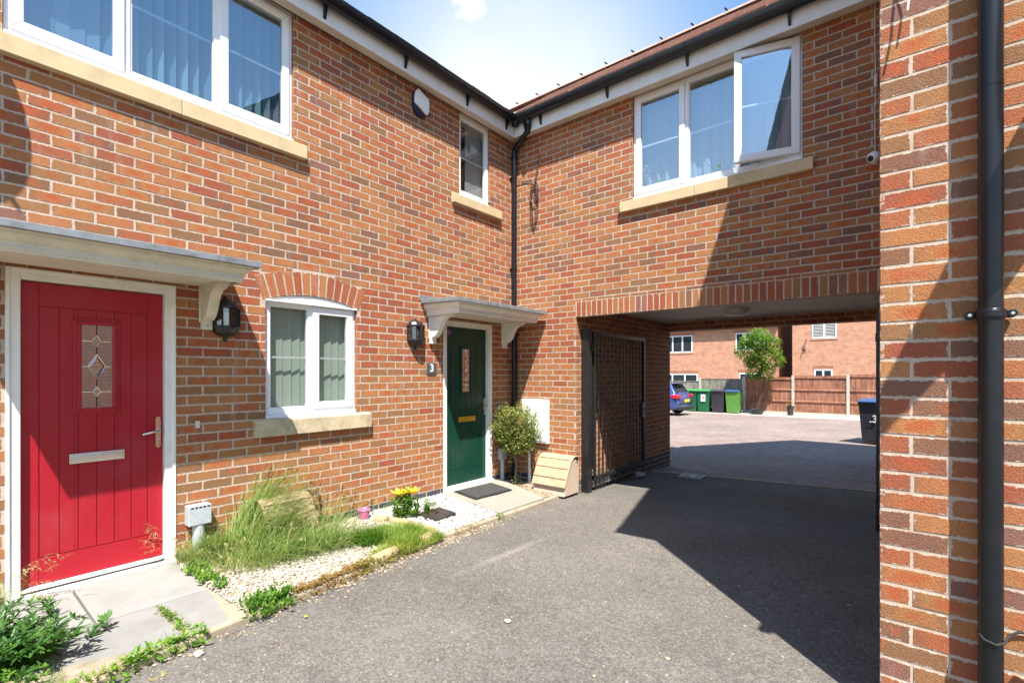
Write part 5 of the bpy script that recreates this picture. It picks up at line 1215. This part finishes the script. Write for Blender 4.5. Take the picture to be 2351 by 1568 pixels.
m.build('stems', 'bright', t); ml.build('leaves', 'bright', t)
for (x, y, z, az) in ((.46, -2.20, .335, -.2), (.40, -2.29, .325, -1.4)):
    m = M()
    for i in range(6):
        a = i * PI / 3 + az; leafy(m, (x, y, z), .115, .060, a, .55, 0, None, .2)
        leafy(m, (x, y, z), .115, .052, a, .42, 0, None, -.2)
    for i in range(5): a = i * 1.25; m.tube([(x, y, z), (x + .02 * math.cos(a), y + .02 * math.sin(a), z + .05)], .0016, 5, rn=(.2, .5, .5))
    m.build('flower', 'petal', t)
# clipped box bush on a bare stem
t = thing('clipped_bush', 'clipped variegated bush on a bare stem in front of meter box', 'bush', (.30, -.30, .04))
m = M(); m.tube([(.30, -.30, .02), (.29, -.31, .15), (.305, -.30, .30), (.29, -.30, .46)], [.017, .015, .014, .012], 8)
for k in range(26):
    a = random.uniform(0, 6.28); r = random.uniform(.08, .26); m.tube([(.295, -.30, random.uniform(.32, .52)), (.295 + r * .5 * math.cos(a), -.30 + r * .5 * math.sin(a), random.uniform(.5, .66)), (.295 + r * math.cos(a), -.30 + r * math.sin(a), random.uniform(.6, .95))], [.006, .004, .0015], 5)
m.build('trunk', 'bark', t)
m = M()
for k in range(7500):
    d = Vector((random.gauss(0, 1), random.gauss(0, 1), random.gauss(0, 1))).normalized(); r = random.uniform(.25, 1) ** .45
    lump = 1 + .36 * noise.noise(d * 2.4 + Vector((3, 1, 7))) + .10 * noise.noise(d * 6)
    p = Vector((.31 + d.x * .315 * r * lump, -.33 + d.y * .30 * r * lump, .765 + d.z * .32 * r * lump + (.05 if d.z > .5 else 0) * random.random()))
    if noise.noise(p * 9) < -.42: continue
    leafy(m, p, random.uniform(.018, .032), random.uniform(.014, .021), random.uniform(0, 6.28), random.uniform(-.5, 1.2), 0, (.52 + .35 * noise.noise(p * 7) + .12 * r * max(d.z, 0), .2))
for k in range(70):
    d = Vector((random.gauss(0, 1), random.gauss(0, 1), abs(random.gauss(0, 1.1)))).normalized(); b = Vector((.30, -.30, .735)) + Vector((d.x * .26, d.y * .26, d.z * .29))
    for q in range(12): leafy(m, b + d * q * .010 + Vector((0, 0, q * .005)), .02, .011, random.uniform(0, 6.28), .6, 0, (.6, .2))
m.build('crown', 'box', t)
m = M()
for k in range(90): a = random.uniform(0, 6.28); leafy(m, (.30 + random.gauss(0, .03), -.30 + random.gauss(0, .03), random.uniform(.06, .2)), .028, .013, a, random.uniform(0, 1), 0, (.6, .2))
m.build('basal_shoots', 'box', t)
# fallen yellow dandelion head, dry leaves
m = M()
for i in range(22): leafy(m, (1.60, -3.90, asph(1.6, -3.9) + .012), .014, .004, i * .9, random.uniform(.1, .7))
tag(m.build('dandelion_flower', 'petal'), 'single yellow dandelion head on the asphalt beside feathery weed', 'flower')
for (x, y, s_, lb) in ((1.62, -4.62, .05, 'dry curled brown leaf by the kerb below bright weeds'), (3.35, -3.62, .03, 'dry yellow leaf on the asphalt near the house shadow')):
    m = M(); leafy(m, (x, y, asph(x, y) + .006), s_, s_ * .7, random.uniform(0, 6), .15, 0, (.2, .1), .5); leafy(m, (x + .02, y + .01, asph(x, y) + .006), s_ * .8, s_ * .5, random.uniform(0, 6), .2, 0, (.4, .1), .5); tag(m.build('dry_leaf', 'straw'), lb, 'leaf', 'dry leaves on the asphalt')

# ------------------------------------------------------------------ behind the glass: blinds, curtain, orchids
def blind(P, h0, h1, z0, z1, pitch, ang, mt, label, d=-.16, wl=.089, var=.12):
    m = M(); h = h0; 
    while h < h1:
        a = ang(h) + random.gauss(0, var); c, s_ = math.cos(a) * wl / 2, math.sin(a) * wl / 2
        t_ = random.random(); m.add([P(h - c, d - s_, z0), P(h + c, d + s_, z0), P(h + c, d + s_, z1), P(h - c, d - s_, z1)], [(0, 1, 2, 3)], 0, (t_, t_, t_)); h += pitch
    o = m.build('vertical_blind', mt); return tag(o, label, 'blind', 'vertical blinds')
blind(PA, -4.95, -3.20, 3.60, 4.79, .080, lambda h: .25 if h < -4.5 else (1.05 if h < -3.7 else 1.0), 'slat', 'pale vertical blind in the wide upstairs window')
blind(PA, -3.42, -2.52, 1.15, 2.16, .080, lambda h: .16, 'slatg', 'greenish vertical blind in the arched downstairs window', var=.05, d=-.125)
m = M(); n = 150
for (a, b, z0) in ((1.84, 3.53, 3.60),):
    vs = []
    for i in range(n + 1):
        h = a + (b - a) * i / n; d = -.185 + .018 * math.sin(h * 47 + 1.5 * math.sin(h * 9)) + .008 * math.sin(h * 120); vs += [PB(h, d, z0), PB(h, d - .004, 4.74)]
    m.add(vs, [(2 * i, 2 * i + 2, 2 * i + 3, 2 * i + 1) for i in range(n)], 0, (.6, .5, .5))
tag(m.build('net_curtain', 'curtain', smooth=80), 'white gathered net curtain behind the window over the archway', 'curtain')
m = M(); m.box(-.13, -.122, -.84, -.52, 3.75, 4.78); tag(m.build('roller_blind', 'grey'), 'pale grey roller blind in the narrow upstairs window', 'blind')
for (hx, flip, mt, lb) in ((2.03, 1, 'purple', 'potted orchid with pale purple flowers in the left archway window pane'), (2.70, -1, 'curtain', 'potted orchid with bare stems in the middle archway window pane')):
    t = thing('potted_orchid', lb, 'orchid', (hx, .12, 3.6), 'potted orchids on the sill')
    m = M(); m.lathe([(0, 0), (.045, 0), (.06, .10), (.055, .10)], (hx + .05, .13, 3.60), 14); m.build('pot', 'white', t, smooth=40)
    m = M()
    for k in range(5): leafy(m, (hx + .05, .13, 3.70), random.uniform(.12, .18), .05, (0, 3.1, -1.2, 2.6, .5)[k], .5, 0, (.6, .2))
    m.build('leaves', 'bright', t)
    m = M(); m.tube([(hx + .05, .13, 3.70), (hx + .05 - .03 * flip, .12, 3.85), (hx - .06 * flip, .11, 3.98), (hx - .10 * flip, .10, 3.93)], .003, 5); m.tube([(hx + .05, .13, 3.70), (hx + .10 * flip, .12, 3.86), (hx + .05 * flip, .11, 3.99)], .003, 5); m.build('stems', 'wire', t)
    if mt == 'purple':
        m = M()
        for (x, z) in ((hx - .08, 3.97), (hx - .11, 3.93), (hx - .05, 3.91), (hx - .085, 3.86)):
            for i in range(5): leafy(m, (x, .095, z), .035, .03, -1.57 + math.cos(i * 1.256) * .9, math.sin(i * 1.256) * 1.1)
        m.build('flowers', mt, t)

# ------------------------------------------------------------------ the yard beyond
def post_(m, x, y, z0, z1, w=.055): m.box(x - w, x + w, y - w, y + w, z0, z1)
def fence(name, label, xs, Y, ztops, mt, group=None, arris=True):
    t = thing(name, label, 'fence', ((xs[0] + xs[-1]) / 2, Y, -.4), group)
    for i in range(len(xs) - 1):
        a, b = xs[i] + .055, xs[i + 1] - .055; zt = ztops[i]; m = M(); x = a
        while x < b - .02:
            w = .115; m.box(x, min(x + w, b), Y - .012 + random.uniform(-.004, .004), Y + .012, -.22, zt + random.uniform(-.008, .008)); x += w - .006
        m.build('panel', mt, t)
        if arris:
            m = M()
            for z in (.28, .80, zt - .04): m.prism([(-.012, z - .035), (-.055, z - .03), (-.05, z + .015), (-.012, z + .035)], a, b, lambda d, z_, e: (e, Y + d, z_))
            m.build('rails', mt, t)
        m = M(); m.box(a, b, Y - .03, Y + .06, zt, zt + .035); m.build('capping', mt, t)
        m = M(); m.box(a, b, Y - .03, Y + .02, -.45, -.215); m.build('gravel_board', 'concpost', t)
    for i, x in enumerate(xs):
        m = M(); post_(m, x, Y, -.5, max(ztops[min(i, len(ztops) - 1)], ztops[max(i - 1, 0)]) + .05); m.build('fence_post', 'concpost', t, bevel=.008)
    return t
fence('wooden_fence', 'brown feather edge fence with concrete posts behind the paved yard', [-1.74, .32, 2.39, 4.45, 6.5], 19.9, [1.335, 1.40, 1.46, 1.50], 'fencebr')
fence('wooden_fence', 'weathered grey fence with concrete posts behind the row of bins', [-8.0, -5.9, -3.86, -1.80], 20.0, [1.08, 1.12, 1.25], 'fencegr', arris=False)
struct(slab([(-9, 18.55), (7, 18.55), (7, 20.0), (-9, 20.0)], -.335, .12, 'concpost', '', None, 'pavement')); bpy.data.objects['pavement'].pop('label'); bpy.data.objects['pavement'].pop('category')
def bin_(mats, label, loc, rot=0, num=None, sticker=False):
    body, lid = mats; t = thing('wheelie_bin', label, 'wheelie bin', (0, 0, 0), 'wheelie bins')
    m = M(); sec = [(.0, .235, .25), (.03, .245, .26), (.80, .285, .33), (.93, .29, .345), (.935, .305, .36), (.985, .305, .36)]; n = 4
    vs = []
    for z, hx, hy in sec:
        vs += [(-hx, -hy, z + .03), (hx, -hy, z + .03), (hx, hy, z + .03), (-hx, hy, z + .03)]
    m.add(vs, [(i * 4 + q, i * 4 + (q + 1) % 4, i * 4 + 4 + (q + 1) % 4, i * 4 + 4 + q) for i in range(len(sec) - 1) for q in range(4)] + [(3, 2, 1, 0)]); m.build('body', body, t, bevel=.03, seg=3)
    m = M(); m.prism([(-.15, .10), (.15, .10), (.10, .52), (-.10, .52)], -.30, -.268, lambda x, z, e: (x, e + (.0 if z > .3 else .028), z)); m.build('front_recess', body, t, bevel=.012, recalc=True)
    m = M(); m.prism([(-.37, 1.00), (-.37, 1.04), (-.30, 1.075), (.20, 1.10), (.36, 1.08), (.36, 1.00)], -.30, .30, lambda y, z, e: (e, y, z))
    m.tube([(-.26, -.385, 1.03), (.26, -.385, 1.03)], .016, 8); m.build('lid', lid, t, bevel=.012, recalc=True)
    m = M(); m.tube([(-.24, .40, 1.01), (.24, .40, 1.01)], .016, 8)
    m.build('handle', body, t)
    for s_ in (-1, 1):
        m = M(); m.tube([(s_ * .245, .24, .10), (s_ * .295, .24, .10)], .10, 16); w = m.build('wheel', 'tyre', t)
        m = M(); m.tube([(s_ * .29, .24, .10), (s_ * .299, .24, .10)], .055, 12); m.build('hub', 'grey', w)
    if sticker:
        m = M(); m.box(-.10, .11, -.336, -.326, .52, .86); st = m.build('paper_label', 'sticker', t); m = M()
        for z in (.66, .70, .735): m.box(-.06, .08, -.3385, -.336, z, z + .016)
        m.lathe([(0, 0), (.03, 0), (.03, .002), (0, .002)], (0, 0, 0), 12); m.v = m.v[:-48] + [(.03 + x, -.337 - z, .70 + y) for x, y, z in m.v[-48:]]
        m.build('red_print', 'redink', st)
    if num:
        o = text_mesh(num, .24, 'numeral', 'white', t, Matrix(((1, 0, 0, .02), (0, 0, -1, -.335), (0, 1, 0, .62), (0, 0, 0, 1))) @ Matrix.Rotation(0, 4, 'X'))
    t.location = loc; t.rotation_euler = (0, 0, rot); return t
zb = -.335
bin_(('binG', 'binGl'), 'dark green wheelie bin partly behind the blue car', (-3.93, 19.05, zb), .05)
bin_(('binG', 'binGl'), 'dark green wheelie bin with a white paper label', (-3.335, 19.05, zb), .06, sticker=True)
bin_(('binK', 'binK'), 'charcoal wheelie bin in the row by the grey fence', (-2.655, 19.08, zb), -.03)
bin_(('binL', 'binB'), 'light green wheelie bin with blue lid at the end of the row', (-2.005, 19.1, zb), -.04)
bin_(('binK', 'binB'), 'black wheelie bin with blue lid and white number 3 beside the gate', (3.80, 9.35, asph(3.8, 9.3) + .01), -.30, num='.3')
bin_(('binY', 'binGl'), 'lime green wheelie bin just behind the black number 3 bin', (3.98, 10.02, asph(3.8, 9.9) + .01), -.25)
# blue hatchback, nose to the left
t = thing('parked_car', 'blue hatchback parked nose left in front of the bins', 'car', (0, 0, 0))
low = [(.06, .28), (.0, .42), (.03, .62), (.10, .92), (.20, 1.0), (.9, 1.0), (3.1, .95), (3.9, .80), (4.18, .62), (4.24, .42), (4.15, .24), (3.65, .20), (.6, .20)]
m = M(); Y_ = .89
st = [(-1.0, .90), (-.90, 1.0), (-.45, 1.0), (.45, 1.0), (.90, 1.0), (1.0, .90)]
vs = []; nl = len(low)
for yy, k in st:
    for x, z in low: vs.append((2.1 + (x - 2.1) * (k if abs(yy) == 1 else 1) * (1 - .03 * (abs(yy) > .8)), yy * Y_, .6 + (z - .6) * k))
m.add(vs, [(i * nl + j, i * nl + (j + 1) % nl, (i + 1) * nl + (j + 1) % nl, (i + 1) * nl + j) for i in range(len(st) - 1) for j in range(nl)] + [tuple(range(nl)), tuple(range((len(st)) * nl - 1, (len(st) - 1) * nl - 1, -1))]); m.build('body', 'car', t, bevel=.05, seg=3, smooth=50, recalc=True)
def loft(m, a, b, mi=0): k = len(a); m.add(a + b, [(i, (i + 1) % k, k + (i + 1) % k, k + i) for i in range(k)] + [tuple(range(k - 1, -1, -1)), tuple(range(k, 2 * k))], mi)
m = M(); loft(m, [(.16, -.84, .96), (3.2, -.82, .94), (3.2, .82, .94), (.16, .84, .96)], [(.50, -.60, 1.43), (2.15, -.60, 1.46), (2.15, .60, 1.46), (.50, .60, 1.43)]); m.build('cabin', 'car', t, bevel=.06, seg=3, smooth=50)
m = M()
m.add([(.235, -.68, 1.03), (.235, .68, 1.03), (.475, .54, 1.37), (.475, -.54, 1.37)], [(0, 1, 2, 3)]); m.v = [(x - .035, y, z + .01) for x, y, z in m.v]; m.build('rear_screen', 'carglass', t)
for s_ in (-1, 1):
    m = M(); m.add([(.50, s_ * .85, 1.02), (2.75, s_ * .85, 1.0), (2.1, s_ * .655, 1.38), (.80, s_ * .655, 1.37)], [(0, 1, 2, 3)]); m.build('side_windows', 'carglass', t)
    m = M(); m.prism([(.06, .76), (.04, .86), (.12, .94), (.30, .92), (.42, .84), (.28, .76)], s_ * .60, s_ * .905, lambda x, z, e: (x + (.0 if abs(e) > .8 else -.035), e, z)); m.build('tail_lamp', 'tail', t, bevel=.02, recalc=True)
    for x in (.75, 3.4):
        m = M(); m.tube([(x, s_ * .70, .31), (x, s_ * .905, .31)], .315, 24); w = m.build('wheel', 'tyre', t, bevel=.03)
        m = M(); m.lathe([(0, .01), (.05, .012), (.17, .0), (.19, .015), (.20, 0)], (0, 0, 0), 20); m.v = [(x + a, s_ * (.906 + c * .5), .31 + b) for a, b, c in m.v]; m.build('rim', 'dkgrey', w)
m = M(); m.box(.22, .50, -.58, .58, 1.40, 1.43); m.build('roof_spoiler', 'car', t, bevel=.012)
m = M(); m.box(-.03, .0, -.26, .26, .60, .72); m.build('number_plate', 'plate', t)
m = M(); m.box(-.02, .12, -.85, .85, .25, .40); m.build('bumper', 'tyre', t, bevel=.03)
m = M(); m.box(-.005, .05, -.8, .8, .56, .585); m.build('bumper_trim', 'chrome', t)
t.location = (-3.25, 16.3, asph(-3, 16) + .01); t.rotation_euler = (0, 0, PI - .04)
# small leaning tree in a black pot
t = thing('potted_tree', 'small bright leafy tree leaning from a low black pot', 'tree', (-.95, 19.1, -.33))
m = M(); m.lathe([(0, 0), (.24, 0), (.28, .22), (.30, .24), (.27, .24), (.25, .2), (0, .2)], (-1.0, 19.05, -.34), 20); m.build('pot', 'pot', t, smooth=40)
m = M(); tr = [(-1.0, 19.05, -.15), (-.88, 19.08, .35), (-.70, 19.1, .95), (-.72, 19.1, 1.35), (-.85, 19.1, 1.9), (-.9, 19.1, 2.7)]; m.tube(tr, [.04, .036, .033, .03, .025, .015], 9)
for k in range(30):
    a = random.uniform(0, 6.28); z = random.uniform(1.4, 2.8); r = random.uniform(.3, .8); m.tube([(-.82, 19.1, z), (-.85 + r * .5 * math.cos(a), 19.1 + r * .4 * math.sin(a), z + .3), (-.85 + r * math.cos(a), 19.1 + r * .8 * math.sin(a), z + .5)], [.014, .009, .004], 5)
m.build('trunk', 'darkbark', t)
m = M(); lobes = [((-.98, 19.1, 2.75), .88), ((-.50, 19.0, 2.25), .60), ((-1.42, 19.1, 2.6), .58), ((-.95, 19.0, 3.15), .55), ((-.95, 19.1, 1.80), .55), ((-.60, 19.1, 1.60), .42), ((-1.15, 19.0, 1.62), .34), ((-.15, 19.1, 2.1), .32), ((-1.25, 19.1, 2.05), .35), ((-.45, 19.1, 2.85), .45)]
for c, r in lobes:
    for k in range(int(3600 * r * r)):
        d = Vector((random.gauss(0, 1), random.gauss(0, .8), random.gauss(0, 1))).normalized(); p = Vector(c) + d * r * random.uniform(.2, 1) ** .5 * (1 + .25 * noise.noise(d * 2 + Vector(c)))
        if noise.noise(p * 3.2) < -.22: continue
        leafy(m, p, random.uniform(.07, .13), random.uniform(.04, .06), random.uniform(0, 6.28), random.uniform(-1.0, .5), 0, (.45 + .35 * noise.noise(p * 2.4), .2))
m.build('crown', 'tree', t)
t = thing('potted_plant', 'spiky reddish plant in a tall black pot by the fence post', 'potted plant', (.30, 19.4, -.33))
m = M(); m.lathe([(0, 0), (.11, 0), (.15, .42), (.155, .42), (.14, .40), (0, .38)], (.30, 19.4, -.34), 16); m.build('pot', 'pot', t, smooth=40)
m = M()
for k in range(46): blade(m, (.30, 19.4, .05), random.uniform(.25, .45), random.uniform(.1, 1.2), random.uniform(0, 6.28), .022, .6, 4)
m.build('leaves', 'sedum', t)
# houses across the yard
def far_window(parent, x0, x1, z0, z1, Y, lights, bars=False):
    m = M(); P = lambda h, d, z: (h, Y - d, z); ring(m, P, x0, x1, z0, z1, .07, -.04, .03)
    n = lights
    for i in range(1, n): x = x0 + (x1 - x0) * i / n; m.box(x - .045, x + .045, -.03, .027, z0 + .07, z1 - .07, 0, P)
    w = m.build('window', 'upvc', parent, bevel=.006, recalc=True)
    m = M(); m.quad(P(x0 + .06, .006, z0 + .06), P(x1 - .06, .006, z0 + .06), P(x1 - .06, .006, z1 - .06), P(x0 + .06, .006, z1 - .06)); m.build('pane', 'farglass', w)
    if bars:
        m = M(); z = z0 + .1
        while z < z1 - .1: m.box(x0 + .1, x1 - .1, .008, .016, z, z + .03, 0, P); z += .085
        m.build('shutter_slats', 'upvc_dirty', w)
    m = M(); m.box(x0 - .08, x1 + .08, -.02, .03, z0 - .09, z0 - .005, 0, P); m.build('window_sill', 'farbrick', w)
    m = M(); x = x0 - .05
    while x < x1: m.box(x, x + .066, -.02, .006, z1 + .01, z1 + .215, 0, P); x += .075
    m.build('soldier_course', 'backbrick', w)
    return w
def far_house(label, x0, x1, Y, dep, eav, wins):
    t = thing('brick_house', label, 'house', ((x0 + x1) / 2, Y + dep / 2, -.4), 'houses across the yard')
    m = M(); m.box(x0, x1, Y, Y + dep, -.62, eav); m.build('wall', 'farbrick', t)
    m = M(); m.box(x0 - .02, x1 + .02, Y - .03, Y + .01, eav - .24, eav - .16); x = x0
    while x < x1: m.box(x, x + .1, Y - .05, Y + .01, eav - .16, eav - .08); x += .2
    m.build('corbel_course', 'farbrick', t)
    m = M(); rz = eav + dep / 2 * .75; ym = Y + dep / 2
    roof_plane(m, (x0 - .2, Y - .35, eav - .05), (x1 + .2, Y - .35, eav - .05), (0, dep / 2 + .35, rz - eav + .05), 14); m.quad((x0 - .2, Y + dep + .35, eav - .05), (x1 + .2, Y + dep + .35, eav - .05), (x1 + .2, ym, rz), (x0 - .2, ym, rz)); m.build('roof', 'tileA', t)
    m = M()
    for x in (x0, x1): m.add([(x, Y, eav), (x, Y + dep, eav), (x, ym, rz - .05)], [(0, 1, 2)])
    m.build('gable', 'farbrick', t)
    for w in wins: far_window(t, *w[:4], Y, *w[4:])
    return t
far_house('pale brick house with corbelled eaves behind the grey fence', -16, -1.85, 28.0, 7.0, 4.55, [(-9.0, -6.95, 2.97, 4.14, 3), (-9.2, -6.6, .75, 1.51, 3), (-4.2, -2.5, 2.98, 4.13, 3), (-4.0, -2.6, .6, 1.56, 2)])
far_house('pale brick house with shuttered upstairs window behind brown fence', -.98, 12, 27.9, 8.0, 6.2, [(.03, 1.24, 3.58, 4.75, 2, True), (.14, 1.04, .9, 1.77, 2)])
m = M(); m.tube([(-.25, 27.88, 3.55), (-.35, 27.87, 3.2), (-.45, 27.87, 3.05), (-.38, 27.87, 2.9), (-.48, 27.87, 2.75), (-.55, 27.88, 2.5)], .02, 5); m.tube([(-.30, 27.87, 3.1), (-.42, 27.86, 2.85), (-.30, 27.87, 2.8), (-.33, 27.87, 3.05)], .016, 5); tag(m.build('cable_coil', 'wire'), 'dark cable scribble on the far pale brick house', 'cable')
